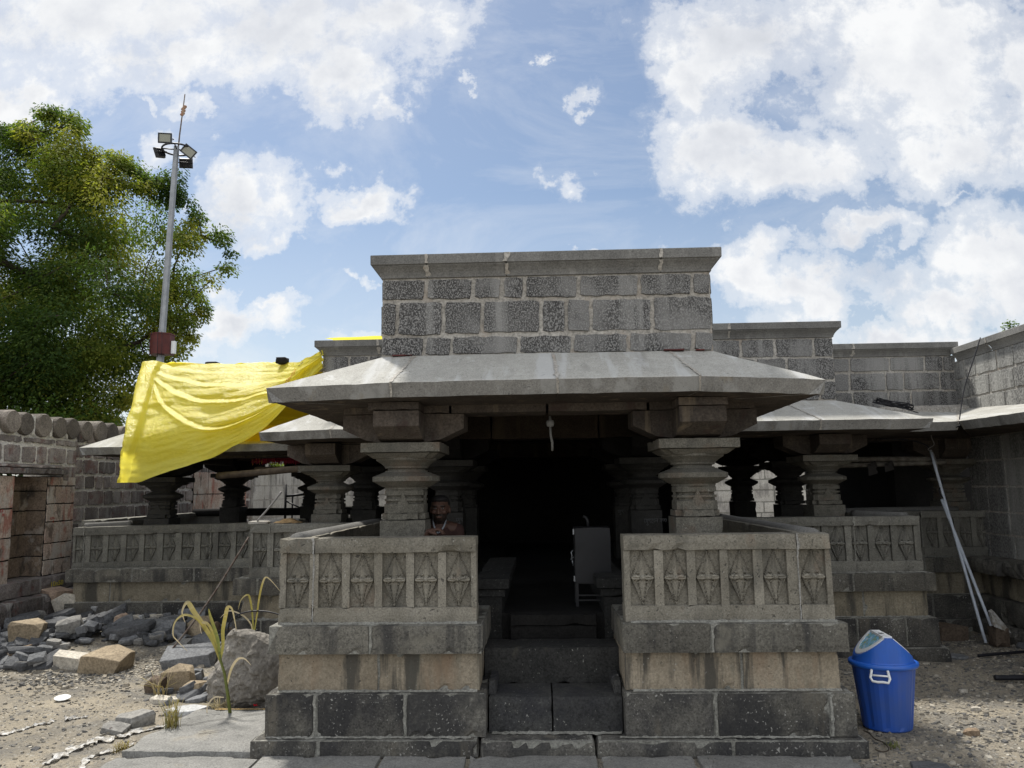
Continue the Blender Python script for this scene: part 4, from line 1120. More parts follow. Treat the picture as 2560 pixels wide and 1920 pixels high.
YS = MB(); vs = []
for j in range(6):
    for i in range(25):
        x = -2.28 + i * .055; vs.append((x, 7.9 + j * .3, 3.235 + .03 * (i / 24) + .025 * noise.noise(V((x * 3, j * .8, 0))) + (.012 if j else -.03)))
YS.add(vs, [(j*25+i, j*25+i+1, (j+1)*25+i+1, (j+1)*25+i) for j in range(5) for i in range(24)], 0, .5, True)
o = YS.build('tarpaulin', M['tarp'], None, offset=(-1.6, 8.6, 3.15)); tag(o, 'strip of yellow sheet lying flat on the roof just left of the tall central wall', 'tarpaulin')
for (x, y, z, sx, lab) in ((-4.171, 9.45, 3.235, .12, 'flat dark stone holding down the tarpaulin, nearer the lamp mast'), (-3.13, 9.05, 3.17, .10, 'dark block of stone on the tarpaulin, nearer the stepped grey cornice')):
    mb = MB(); mb.rbox(-sx * .7, sx * .7, -.06, .06, 0, .05 if sx > .11 else .085, .03, .012); o = mb.build('weight_stone', M['dark']); o.location = (x, y, z - .045)
    tag(o, lab, 'stone')

# ------------------------------------------------------------------ floodlight mast
ML = empty('light_mast', (-7.30, 14, 0)); tag(ML, 'tall galvanised steel mast with a ring of black floodlights, rising behind the tarpaulin', 'light mast')
def L_(p): return (p[0] + 7.30, p[1] - 14, p[2])
mb = MB(); b0, b1 = V((-7.30, 14, 0)), V((-7.078, 14, 8.36)); pts = [b0.lerp(b1, i / 8) for i in range(9)]
mb.tube([L_(p) for p in pts], [.085 - .032 * i / 8 for i in range(9)], 8, smooth=False); mb.build('pole', M['steel'], ML)
mb = MB(); mb.tube([L_((-7.06, 14, 8.0)), L_((-7.03, 14, 8.6)), L_((-6.962, 14, 9.46))], [.016, .014, .010], 7); mb.build('lightning_rod', M['iron'], ML)
mb = MB()
for i in range(9): mb.lathe([(.0, -.05), (.035, -.03), (.04, .0), (.02, .04), (0, .05)], 0, 0, 6)
kn = MB()
for i in range(7):
    z = 9.02 + i * .028; c = V((-6.995 + .006 * i + rnd.uniform(-.02, .02), 14 - .01, z)); k = MB(); k.lathe([(.0, -.03), (.035, -.01), (.036, .015), (0, .035)], 0, 0, 7)
    kn.add([L_(V(v) + c) for v in k.v], k.f, 0, .5, True)
kn.build('tied_cloth', simple('faded_orange_cloth', (.32, .15, .09), .9, .1, nz=(20, (.35, .27, .2))), ML)
mb = MB(); c = V((-7.07, 14, 8.30)); R_ = .27
ring = [c + V((R_ * math.cos(a), R_ * math.sin(a), .015 * math.cos(a))) for a in [2 * math.pi * k / 28 for k in range(29)]]
mb.tube([L_(p) for p in ring], .018, 6)
for a in (.3, 1.9, 3.4, 5.0): mb.tube([L_(c), L_(c + V((R_ * math.cos(a), R_ * math.sin(a), 0)))], .013, 6)
mb.build('ring_bracket', M['black'], ML)
def flood(loc, yaw, pitch, roll=0):
    f = bpy.data.objects.new('floodlight', FLM[0]); link(f, ML); f.location = L_(loc); f.scale = (.85, .85, .85); f.rotation_euler = (pitch, roll, yaw)
    o = bpy.data.objects.new('lens', FLM[1]); link(o, f); o2 = bpy.data.objects.new('yoke', FLM[2]); link(o2, f)
mb = MB(); mb.loft([[(x * s_, y, z * s_) for x, z in ((-.15, -.115), (.15, -.115), (.15, .115), (-.15, .115))] for y, s_ in ((0, 1), (.03, 1.), (.065, .8))])
for i in range(7): mb.box(-.11 + i * .033, -.105 + i * .033, .06, .085, -.08, .08)
mb.box(-.15, .15, -.012, 0, .09, .115); mb.box(-.15, .15, -.012, 0, -.115, -.09); mb.box(-.15, -.125, -.012, 0, -.09, .09); mb.box(.125, .15, -.012, 0, -.09, .09)
l2 = MB(); l2.loft([[(x * s_, y, z * s_) for x, z in ((-.124, -.089), (.124, -.089), (.124, .089), (-.124, .089))] for y, s_ in ((-.003, 1), (-.002, .97), (.0, .6))])
l3 = MB(); l3.tube([(-.16, .03, 0), (-.17, .09, 0), (-.08, .15, 0), (.08, .15, 0), (.17, .09, 0), (.16, .03, 0)], .009, 5)
FLM = [mesh_of(mb, 'floodlight', M['black']), mesh_of(l2, 'lens', M['lens']), mesh_of(l3, 'yoke', M['black'])]
flood((-7.22, 13.80, 8.45), .18, .12)
flood((-7.43, 14.0, 8.24), -1.75, .15, .35)
flood((-6.80, 13.93, 8.22), .45, .2, .62)
flood((-6.97, 14.2, 8.10), 3.3, -.25)
mb = MB()
n_ = 14; lp = [(-.19, .10)] + [(-.19 + .38 * i / n_, -.10 - .10 * math.sin(math.pi * i / n_)) for i in range(n_ + 1)] + [(.19, .10)]
mb.loft([[L_((-7.168 + x, 14 + y, z)) for x, y in lp] for z in (4.18, 4.56)]); mb.loft([[L_((-7.168 + x * 1.05, 14 + y * 1.05, z)) for x, y in lp] for z in (4.56, 4.585)])
mb.build('junction_box', M['maroon'], ML)
mb = MB(); mb.box(*[q for q in (.33, .40)], -.05, .02, 4.20, 4.44); mb.build('white_fitting', M['white'], ML)
mb = MB()
for dx in (-.10, .02, .09): mb.tube([L_((-7.168 + dx, 13.78, 4.6)), L_((-7.17 + dx * 1.3, 13.77, 4.35)), L_((-7.16 + dx, 13.79, 4.1))], .005, 4)
mb.build('wire', M['cable'], ML)

# ------------------------------------------------------------------ tree
n = N('foliage'); k = n.attr()
gc = n.ramp(k, [(0., (.030, .056, .016)), (.38, (.075, .115, .026)), (.68, (.145, .175, .036)), (1., (.27, .26, .05))])
n.fin(gc, .8, .12)
tr = n.n.new('ShaderNodeBsdfTranslucent'); n.l.new(n.mix(1., gc, (1.5, 1.7, .7), 'MULTIPLY'), tr.inputs[0])
mx = n.n.new('ShaderNodeMixShader'); mx.inputs[0].default_value = .42
n.l.new(n.bsdf.outputs[0], mx.inputs[1]); n.l.new(tr.outputs[0], mx.inputs[2]); n.l.new(mx.outputs[0], n.n['Material Output'].inputs[0]); M['leaf'] = n.m
POLY = [(-22, 4.0), (-22, 8.0), (-19, 9.9), (-16, 10.4), (-13.5, 10.2), (-12.4, 9.95), (-11.6, 10.1), (-11.1, 10.35), (-10.5, 10.2), (-10.1, 9.8), (-9.9, 9.35), (-9.6, 9.25), (-9.0, 9.05), (-8.7, 8.6), (-7.85, 8.75), (-7.85, 8.2), (-7.6, 7.85), (-7.3, 7.5), (-6.9, 7.25), (-6.45, 6.75), (-6.75, 6.45), (-7.1, 6.25), (-7.35, 5.85), (-7.1, 5.55), (-7.45, 5.2), (-7.35, 4.95), (-7.75, 4.75), (-7.6, 4.45), (-8.4, 4.2), (-8.7, 3.6), (-9.0, 3.1), (-9.2, 2.5), (-10, 2.3), (-22, 2.3)]
def inside(x, z):
    c = False; j = len(POLY) - 1
    for i in range(len(POLY)):
        xi, zi_ = POLY[i]; xj, zj = POLY[j]
        if (zi_ > z) != (zj > z) and x < (xj - xi) * (z - zi_) / (zj - zi_) + xi: c = not c
        j = i
    return c
def edged(x, z):
    d = 9
    for (xa, za), (xb, zb) in zip(POLY, POLY[1:] + POLY[:1]):
        dx, dz = xb - xa, zb - za; t = max(0, min(1, ((x - xa) * dx + (z - za) * dz) / (dx * dx + dz * dz)))
        d = min(d, math.hypot(x - xa - dx * t, z - za - dz * t))
    return d
clumps = []; tries = 0
for (xa, za), (xb, zb) in zip(POLY, POLY[1:]):   # sprays along the outer edge of the crown
    if xa < -17 or za < 3: continue
    L_e = math.hypot(xb - xa, zb - za)
    for q_ in range(int(L_e * 5) + 1):
        t = rnd.random(); x = xa + (xb - xa) * t + rnd.uniform(-.3, .05); z = za + (zb - za) * t + rnd.uniform(-.3, .05)
        if inside(x, z):
            y = 16.2 + rnd.uniform(-.5, .5); clumps.append((V((x * y / 16, y, 1.6 + (z - 1.6) * y / 16)), rnd.uniform(.16, .30)))
while len(clumps) < 1200 and tries < 90000:
    tries += 1
    x = rnd.uniform(-18.5, -6.4); z = rnd.uniform(2.4, 10.4)
    if not inside(x, z): continue
    e = edged(x, z)
    if e < .05: continue
    dep = min(2.6, .35 + e * 1.1)
    y = 16.2 + rnd.uniform(-1, 1) * dep
    g_ = noise.noise(V((x * .75, y * .5, z * .85)))
    if g_ < -.02 and z > 5.0 and rnd.random() < .93: continue
    if x < -13 and rnd.random() < .35: continue
    clumps.append((V((x * y / 16, y, 1.6 + (z - 1.6) * y / 16)), min(.52, .13 + e * .42)))
TR = empty('tree', (-12.4, 16.4, 0)); tag(TR, 'large spreading leafy green tree behind the old wall, filling the left edge of the sky', 'tree')
TO = V((-12.4, 16.4, 0))
# skeleton: join every clump to its nearest node
nodes = [(TO + V((0, 0, 0)), -1), (TO + V((.1, 0, 1.6)), 0), (TO + V((.35, -.1, 3.2)), 1), (TO + V((.7, 0, 4.6)), 2), (TO + V((1.2, .1, 6.2)), 3), (TO + V((-1.2, .2, 4.8)), 2), (TO + V((2.2, -.2, 4.4)), 3), (TO + V((3.6, -.2, 4.9)), 6), (TO + V((-2.6, 0, 6.5)), 5), (TO + V((.5, 0, 7.4)), 4)]
order = sorted(clumps, key=lambda c: (c[0] - nodes[2][0]).length)
ends = {}
for c, r_ in order[::2]:
    best = min(range(len(nodes)), key=lambda i: (nodes[i][0] - c).length + .25 * (nodes[i][0] - nodes[2][0]).length * 0)
    p = nodes[best][0]; L = (c - p).length
    k = max(1, int(L / .55)); prev = best
    sag = V((rnd.uniform(-.1, .1), rnd.uniform(-.1, .1), -.10 * L))
    for i in range(1, k + 1):
        t = i / k; q = p.lerp(c, t) + sag * math.sin(math.pi * t) * .6
        nodes.append((q, prev)); prev = len(nodes) - 1
cnt = [0] * len(nodes)
for i in range(len(nodes) - 1, 0, -1):
    if cnt[i] == 0: cnt[i] = 1
    cnt[nodes[i][1]] += cnt[i]
mb = MB(); lm = MB()
for i in range(1, len(nodes)):
    a = nodes[nodes[i][1]][0]; b = nodes[i][0]
    ra = .0125 * max(1, cnt[nodes[i][1]]) ** .47; rb = .0125 * cnt[i] ** .47
    ra = min(ra, rb * 1.5)
    tgt = mb if i < 3 else lm
    if (b - a).length > .01: tgt.tube([a - TO, b - TO], [ra, rb], 6 if rb > .03 else 4, cap=False)
mb.build('trunk', M['bark'], TR); lm.build('limbs', M['bark'], TR)
lf = MB()
for c, r_ in clumps:
    tone = min(1, max(0, .42 + .9 * noise.noise(c * .55) + rnd.uniform(-.2, .2) + (.42 if rnd.random() < .2 else 0)))
    nl = int(250 * (r_ / .45) ** 1.3) + 55
    for s_ in range(nl):
        d = V((rnd.gauss(0, 1), rnd.gauss(0, 1), rnd.gauss(0, .62))); d = d.normalized() * (rnd.random() ** .45) * r_
        p = c + d - TO; p.z -= .10 * (d.x * d.x + d.y * d.y) / r_
        dr = (V((d.x, d.y, -.35 * r_)) + V((rnd.uniform(-1, 1), rnd.uniform(-1, 1), rnd.uniform(-.9, .3))) * .5 * r_).normalized()
        sd = dr.cross(V((rnd.uniform(-.5, .5), rnd.uniform(-.5, .5), 1))).normalized()
        l_ = rnd.uniform(.055, .10); w_ = rnd.uniform(.016, .027)
        lf.add([p, p + dr * l_ * .5 + sd * w_, p + dr * l_, p + dr * l_ * .5 - sd * w_], [(0, 1, 2, 3)], 0, min(1, max(0, tone + rnd.uniform(-.16, .16))))
lf.build('crown', M['leaf'], TR)
# dark shrubs behind the wall below the crown
def shrub(name, c, rad, n_, lab, cat, tone=.2, ls=.08, par=None, extra=None):
    c = V(c); mb = MB()
    for i in range(n_):
        d = V((rnd.gauss(0, 1), rnd.gauss(0, 1), rnd.gauss(0, 1))).normalized() * rnd.random() ** .5
        p = V((d.x * rad[0], d.y * rad[1], d.z * rad[2] + rad[2]))
        dr = V((rnd.uniform(-1, 1), rnd.uniform(-1, 1), rnd.uniform(-.6, .6))).normalized(); sd = dr.cross(V((.3, .2, 1))).normalized()
        mb.add([p, p + dr * ls * .5 + sd * ls * .3, p + dr * ls, p + dr * ls * .5 - sd * ls * .3], [(0, 1, 2, 3)], 0, max(0, min(1, tone + .3 * noise.noise((c + p) * 1.3) + rnd.uniform(-.1, .1))))
    r = empty(name, c); tag(r, lab, cat)
    mb.build('leaves', M['leaf'], r)
    st_ = MB()
    for i in range(9):
        a = rnd.uniform(0, 6.3); t = rnd.uniform(.3, .8)
        st_.tube([(0, 0, 0), (rad[0] * .3 * math.cos(a), rad[1] * .3 * math.sin(a), rad[2] * .8), (rad[0] * t * math.cos(a), rad[1] * t * math.sin(a), rad[2] * 1.5)], [.02 * rad[2], .012 * rad[2], .005 * rad[2]], 4)
    st_.build('stems', M['bark'], r)
    return r
shrub('shrub', (-8.6, 13.0, 0), (1.9, .8, 1.65), 9000, 'dark green shrubbery just behind the coping stones of the old wall', 'shrub', .12, .09)
shrub('shrub', (-12.2, 13.6, 0), (2.2, .8, 1.9), 8000, 'dark green undergrowth beneath the tree at the left edge, left of the coping stones', 'shrub', .15, .09)
shrub('weed', (-5.95, 16.9, 2.02), (.25, .2, .10), 420, 'small green weed growing from the far wall, seen between the left columns', 'plant', .7, .06)
shrub('weed', (4.98, 8.05, 3.15), (.11, .06, .07), 130, 'tiny leafy sprig growing on top of the right hand wall', 'plant', .3, .03)

# ------------------------------------------------------------------ bin
BN = empty('dustbin', (2.262, 5.37, .0), (0, 0, math.radians(-5))); tag(BN, 'blue plastic dustbin with a wedge shaped lid and white handle beside the plinth', 'dustbin')
def ell(a, b, z, n_=40, ph=0, groove=0): return [((a + (groove if i % 4 == 0 else 0)) * math.cos(2*math.pi*i/n_), (b + (groove if i % 4 == 0 else 0)) * math.sin(2*math.pi*i/n_), z) for i in range(n_)]
mb = MB(); mb.loft([ell(.145, .125, .0), ell(.152, .132, .008), ell(.155, .135, .03, groove=-.0055), ell(.195, .168, .38, groove=-.0055), ell(.198, .170, .41)], smooth=False); mb.build('body', M['blue'], BN)
mb = MB(); mb.loft([ell(.200, .172, .395), ell(.213, .185, .397), ell(.219, .190, .408), ell(.217, .188, .424), ell(.205, .177, .430), ell(.192, .165, .428)], smooth=True, cap=False); mb.build('rim', M['blue_lid'], BN)
def lidz(x): 
    ax = max(0, abs(x) - .022); return .592 - ax * .86
mb = MB(); n_ = 48; lo = ell(.192, .165, .424, n_); hi = []
for x, y, z in ell(.182, .156, 0, n_): hi.append((x, y, max(.44, lidz(x))))
mb.loft([lo, [(p[0] * .985, p[1] * .985, .436) for p in lo], hi], cap=False)
top = []
G_ = 24
idx = {}; vs = []; fs = []
for j in range(-G_, G_ + 1):
    for i in range(-G_, G_ + 1):
        x = .182 * i / G_; ym = .156 * math.sqrt(max(0, 1 - (x / .182) ** 2)); y = ym * j / G_
        idx[(i, j)] = len(vs); vs.append((x, y, max(.44, lidz(x))))
for j in range(-G_, G_):
    for i in range(-G_, G_): fs.append((idx[(i,j)], idx[(i+1,j)], idx[(i+1,j+1)], idx[(i,j+1)]))
mb.add(vs, fs); mb.build('lid', M['blue_lid'], BN)
n = N('printed_flap'); a = n.noise(38, 3, .5)
fc = n.ramp(a, [(.36, (.55, .62, .66)), (.46, (.12, .40, .62)), (.53, (.30, .52, .60)), (.58, (.05, .25, .22)), (.66, (.55, .50, .20))], 'LINEAR'); M['flap'] = n.fin(fc, .4, .4)
for sgn in (-1, 1):
    def dsh(s_, dz):
        pts = []
        for i in range(26):
            a = -math.pi / 2 + math.pi * i / 25

            x = .028 + .140 * s_ * max(0, math.cos(a)) + (1 - s_) * .016; y = .143 * s_ * math.sin(a) * (1 - .10 * max(0, math.cos(a)))
            pts.append((sgn * x, y * sgn, lidz(x) + dz))
        return pts
    mb = MB(); mb.loft([dsh(1., -.002), dsh(1., .007), dsh(.78, .008), dsh(.76, -.010)], cap=False); mb.build('flap_frame', M['white'], BN)
    mb = MB(); mb.add(dsh(.79, -.0 + .003), [list(range(26))]); mb.build('flap', M['flap'], BN)
mb = MB(); mb.box(-.029, .029, -.125, .118, .588, .6005); mb.build('lid_ridge', M['white'], BN)
mb = MB()
for i in range(4): mb.box(-.016 + i * .008, -.012 + i * .008, -.02 - .004 * (i % 2), .010, .6012, .6018)
mb.box(-.018, .014, -.030, -.026, .6012, .6018); mb.build('small_lettering', M['black'], BN)
mb = MB(); hp = [(-.048, 0, .0), (-.052, -.012, -.022), (-.058, -.026, -.045), (-.046, -.034, -.066), (-.015, -.036, -.069), (.015, -.036, -.066), (.046, -.034, -.069), (.056, -.026, -.045), (.050, -.012, -.022), (.046, 0, .0)]
mb.tube(hp, .0085, 8); mb.tube([(-.05, -.018, -.032), (.05, -.018, -.032)], .006, 8)
h = mb.build('handle', M['white'], BN); h.location = (-.075, -.163, .398); h.rotation_euler = (0, 0, -.34)

# ------------------------------------------------------------------ cabinet inside the porch
CBN = empty('cabinet', (.392, 6.10, .69)); CBN.scale = (.91, .91, .91); tag(CBN, 'grey metal cabinet on legs standing inside the dark entrance', 'cabinet')
mb = MB(); mb.rbox(-.155, .155, -.11, .14, .185, .655, .1, .004, .0005, blk=.5); mb.build('box', M['cabinet'], CBN)
mb = MB(); mb.rbox(-.148, .148, -.118, -.111, .195, .645, .1, .002, .0003, blk=.5); mb.build('door', M['cabinet'], CBN)
for x in (-.14, .14):
    for y in (-.09, .12):
        mb = MB(); mb.box(x - .012, x + .012, y - .012, y + .012, 0, .186); mb.build('leg', M['black'], CBN)
mb = MB(); mb.box(-.128, .128, -.097, -.083, .085, .098); mb.box(-.128, .128, -.097, -.083, .045, .058); mb.build('crossbar', M['black'], CBN)
mb = MB(); mb.tube([(-.165, -.12, .47), (-.185, -.13, .45), (-.178, -.13, .42), (-.19, -.13, .39), (-.165, -.12, .41)], .005, 6); mb.tube([(-.17, -.12, .34), (-.178, -.12, .39)], .004, 5); mb.build('latch', M['steel'], CBN)
for z in (.62, .23): mb = MB(); mb.box(-.166, -.155, -.11, -.09, z - .022, z + .022); mb.build('hinge', M['steel'], CBN)
mb = MB(); mb.tube([(-.03, 0, .655), (-.03, 0, .70), (-.045, 0, .735), (-.07, 0, .745)], .012, 8); mb.build('pipe', M['cabinet'], CBN)
mb = MB(); mb.lathe([(.008, 0), (.010, -.03), (.026, -.035), (.030, -.055), (.024, -.078), (.0, -.082)], 0, 0, 12, smooth=True); mb.tube([(0, 0, -.08), (.002, 0, -.14), (.012, 0, -.19), (.012, .02, -.25)], .009, 7)
o = mb.build('lamp_holder', M['white']); o.data.materials[0] = simple('dusty_white', (.17, .17, .165), .7, .2); o.location = (.075, 5.48, 2.11); tag(o, 'small round lamp holder and cable hanging from the entrance beam', 'lamp holder')

# ------------------------------------------------------------------ person seated behind the left parapet
import bmesh
def remeshed(mb, name, mat, parent, vox, offset):
    o = mb.build('tmp', mat, None, offset=offset)
    md = o.modifiers.new('r', 'REMESH'); md.mode = 'VOXEL'; md.voxel_size = vox
    m2_ = o.modifiers.new('s', 'SMOOTH'); m2_.factor = .5; m2_.iterations = 3
    dg = bpy.context.evaluated_depsgraph_get(); me = bpy.data.meshes.new_from_object(o.evaluated_get(dg))
    bpy.data.objects.remove(o); me.name = name
    for p in me.polygons: p.use_smooth = True
    ob = bpy.data.objects.new(name, me); link(ob, parent); return ob
def ellip(mb, c, r, rot=None):
    k = MB(); k.lathe([(math.sin(math.pi * i / 10), -math.cos(math.pi * i / 10)) for i in range(1, 10)], 0, 0, 14)
    vs = [V((v[0] * r[0], v[1] * r[1], v[2] * r[2])) for v in k.v]
    if rot: vs = [rot @ v for v in vs]
    mb.add([v + V(c) for v in vs], k.f)
PO = V((-.735, 5.52, .78)); PE = empty('person', PO)
tag(PE, 'bearded man with short black hair and brown shirt, seated beside the left porch column', 'person')
body = MB(); hc = V((-.722, 5.475, 1.452))
ellip(body, hc + V((0, .012, .022)), (.066, .086, .074)); ellip(body, hc + V((0, -.012, -.035)), (.051, .062, .062)); ellip(body, hc + V((0, -.030, -.066)), (.030, .034, .024))
ellip(body, hc + V((0, -.058, .028)), (.052, .022, .014))          # brow
ellip(body, hc + V((0, -.082, -.010)), (.0105, .018, .024)); ellip(body, hc + V((0, -.086, -.025)), (.017, .014, .010))   # nose
ellip(body, hc + V((-.034, -.058, -.018)), (.020, .018, .018)); ellip(body, hc + V((.034, -.058, -.018)), (.020, .018, .018))
ellip(body, hc + V((0, -.074, -.048)), (.022, .012, .006)); ellip(body, hc + V((0, -.073, -.057)), (.019, .012, .006))
for s_ in (-1, 1): ellip(body, hc + V((.067 * s_, .012, -.008)), (.009, .016, .026))
def limb(mb, pts, rs): mb.tube(pts, rs, 12); [ellip(mb, p, (r, r, r)) for p, r in zip(pts, rs)]
limb(body, [(-.725, 5.495, 1.41), (-.733, 5.53, 1.34)], [.047, .055])
limb(body, [(-.733, 5.54, 1.30), (-.735, 5.56, 1.12), (-.735, 5.58, .90)], [.085, .098, .10])
limb(body, [(-.84, 5.55, 1.305), (-.735, 5.54, 1.325), (-.63, 5.55, 1.305)], [.052, .060, .052])
limb(body, [(-.862, 5.55, 1.30), (-.87, 5.36, 1.13), (-.80, 5.20, 1.20), (-.752, 5.125, 1.312)], [.044, .036, .032, .022])
limb(body, [(-.607, 5.55, 1.30), (-.575, 5.47, 1.08), (-.64, 5.34, .95)], [.044, .036, .024])
ellip(body, (-.66, 5.31, .945), (.035, .04, .02))
for s_ in (-1, 1):
    limb(body, [(-.735 + .07 * s_, 5.58, .87), (-.735 + .22 * s_, 5.36, .90), (-.735 - .02 * s_, 5.27, .84)], [.078, .055, .036])
# right hand on the rail, palm down, five bent fingers
ellip(body, (-.722, 5.095, 1.322), (.034, .030, .018))
for i, (dy, ln) in enumerate(((-.030, .052), (-.012, .060), (.006, .056), (.022, .046))):
    b_ = V((-.698, 5.085 + dy, 1.330)); limb(body, [b_, b_ + V((ln * .45, -.006, .004)), b_ + V((ln * .82, -.010, -.012)), b_ + V((ln, -.010, -.026))], [.0098, .0092, .0084, .0072])
limb(body, [(-.735, 5.072, 1.316), (-.712, 5.050, 1.309), (-.690, 5.045, 1.302)], [.011, .010, .008])
n = N('skin'); sk = n.mix(n.attr(), (.058, .030, .021), (.010, .009, .008)); M['skin'] = n.fin(sk, .6, .25)
bo = remeshed(body, 'body', M['skin'], PE, .0055, PO)
at = bo.data.attributes.new('blk', 'FLOAT', 'FACE'); vals = []
for p in bo.data.polygons:
    q = p.center + PO - hc; b_ = 0.
    if abs(q.x) < .08 and q.y < .035 and -.105 < q.z < -.030 and not (abs(q.x) < .021 and -.061 < q.z < -.044 and q.y < -.06): b_ = .75 if q.z < -.04 or abs(q.x) > .045 else .55
    if abs(q.x) < .032 and -.043 < q.z < -.034 and q.y < -.06: b_ = .95
    if q.y < -.045 and .018 < q.z < .030 and .010 < abs(q.x) < .045: b_ = .9
    vals.append(b_)
at.data.foreach_set('value', vals)
def pp_(mb, name, mat): mb.v = [tuple(V(p) - PO) for p in mb.v]; return mb.build(name, mat, PE)
hm = MB(); ellip(hm, hc + V((0, .026, .036)), (.0695, .084, .068)); ellip(hm, hc + V((0, -.012, .072)), (.062, .064, .030)); ellip(hm, hc + V((.0, -.035, .070)), (.045, .045, .022)); ellip(hm, hc + V((0, .045, .0)), (.066, .066, .065))
remeshed(hm, 'hair', simple('black_hair', (.010, .009, .009), .7, .2), PE, .006, PO)
for s_ in (-1, 1):
    mb = MB(); ellip(mb, hc + V((.026 * s_, -.0665, .008)), (.010, .007, .0045)); e_ = pp_(mb, 'eye', simple('eye_white', (.13, .12, .11), .3, .4))
    mb = MB(); ellip(mb, hc + V((.026 * s_, -.0715, .008)), (.0046, .004, .0042)); mb.v = [tuple(V(p) - PO) for p in mb.v]; mb.build('pupil', M['black'], e_)
sh = MB()
limb(sh, [(-.733, 5.545, 1.285), (-.735, 5.565, 1.12), (-.735, 5.585, .86)], [.094, .108, .112]); limb(sh, [(-.845, 5.555, 1.298), (-.735, 5.552, 1.312), (-.625, 5.555, 1.298)], [.056, .062, .056])
limb(sh, [(-.862, 5.55, 1.298), (-.868, 5.46, 1.215)], [.051, .046]); limb(sh, [(-.607, 5.55, 1.298), (-.592, 5.51, 1.19)], [.051, .046])
remeshed(sh, 'shirt', simple('brown_shirt', (.030, .016, .014), .9, .15, nz=(40, (.036, .018, .016))), PE, .008, PO)
mb = MB(); mb.tube([(-.775, 5.50, 1.376), (-.768, 5.468, 1.345), (-.752, 5.452, 1.305), (-.735, 5.450, 1.285)], .0065, 6); pp_(mb, 'collar_trim', simple('pale_piping', (.20, .21, .23), .8, .2))
mb = MB(); mb.tube([(-.682, 5.50, 1.376), (-.690, 5.465, 1.340), (-.708, 5.452, 1.305), (-.735, 5.450, 1.285)], .0065, 6); pp_(mb, 'collar_trim', bpy.data.materials['pale_piping'])
tm = MB()
for s_ in (-1, 1): limb(tm, [(-.735 + .06 * s_, 5.59, .88), (-.735 + .225 * s_, 5.36, .905), (-.735 + .0 * s_, 5.26, .845)], [.088, .064, .046])
remeshed(tm, 'trousers', simple('grey_trousers', (.07, .07, .075), .9, .1), PE, .008, PO)

# ------------------------------------------------------------------ lettering on stone and bin
def text(body_, name, mat, parent, loc, size, rot=(math.pi/2, 0, 0), label=None, depth=.0008, sx=1):
    c = bpy.data.curves.new(name, 'FONT'); c.body = body_; c.size = size; c.extrude = depth; c.align_x = 'CENTER'; c.align_y = 'CENTER'
    o = bpy.data.objects.new('t', c); COL.objects.link(o); dg = bpy.context.evaluated_depsgraph_get()
    me = bpy.data.meshes.new_from_object(o.evaluated_get(dg)); bpy.data.objects.remove(o)
    me.materials.clear(); me.materials.append(mat); o = bpy.data.objects.new(name, me); link(o, parent); o.location = loc; o.rotation_euler = rot; o.scale = (sx, 1, 1)
    return o
M['faded_white'] = simple('faded_white_paint', (.17, .17, .17), .9, .1)
def tl(p): return tuple(V(p) - Tinv)
def strokes(paths, name, mat, parent, xf, w):
    mb = MB()
    for p in paths: mb.tube([xf(*q) for q in p], w, 5)
    return mb.build(name, mat, parent)
# painted words: a head line with hanging letters
gu = [[(0, 1), (1.72, 1)], [(.12, .95), (.06, .6), (.16, .45), (.2, .6)], [(.30, 1), (.30, .45)], [(.44, 1), (.44, .30)], [(.44, .3), (.52, .12), (.42, 0), (.32, .1), (.38, .22)],
      [(.60, 1), (.60, .7), (.74, .6), (.74, 1)], [(.74, .62), (.80, .4)], [(.98, 1), (.98, .72)], [(.98, .72), (.86, .62), (.92, .42), (1.02, .5), (1.08, .3)], [(1.20, 1), (1.20, .45)], [(1.60, 1), (1.60, .45)], [(1.34, .72), (1.60, .72)], [(1.36, .78), (1.36, .62)],
      [(1.84, 1), (2.62, 1)], [(2.08, 1), (2.08, .40)], [(2.08, .75), (1.92, .85), (1.86, .65), (2.08, .6)], [(2.08, .8), (2.24, .85), (2.28, .6)], [(2.44, 1), (2.40, .75), (2.54, .5)], [(2.62, 1), (2.62, .5)]]
strokes(gu, 'painted_words', M['faded_white'], T, lambda x, z: tl((1.022 + x * .0285 * 3.0, 7.759, 1.208 + z * .062)), .0022)
strokes([p for p in gu if p[0][0] < .9 and p != gu[0]] + [[(0, 1), (.85, 1)]], 'painted_words', M['faded_white'], T, lambda x, z: tl((-.862 + x * .085, 7.757, 1.245 + z * .055)), .002)
strokes([p for p in gu if p[0][0] < .9 and p != gu[0]] + [[(0, 1), (.85, 1)]], 'painted_words', M['faded_white'], T, lambda x, z: tl((.93 + x * .085, 9.438, 1.255 + z * .055)), .002)
wx = math.pi / 2
text('10n50', 'chalk_writing', M['yellow_chalk'], BW, (.128, -.62, .50), .085, (wx, 0, wx), sx=1.2)
text('JL8', 'red_writing', M['red_paint'], BW, (.062, -1.60, 1.41), .05, (wx, 0, wx)); text('28', 'red_writing', M['red_paint'], BW, (.062, -1.57, 1.365), .045, (wx, 0, wx))
text('ILPA', 'red_writing', M['red_paint'], BW, (.024, -.63, 1.29), .045, (wx, 0, wx)); text('II', 'red_writing', M['red_paint'], BW, (.024, -.61, 1.25), .04, (wx, 0, wx))
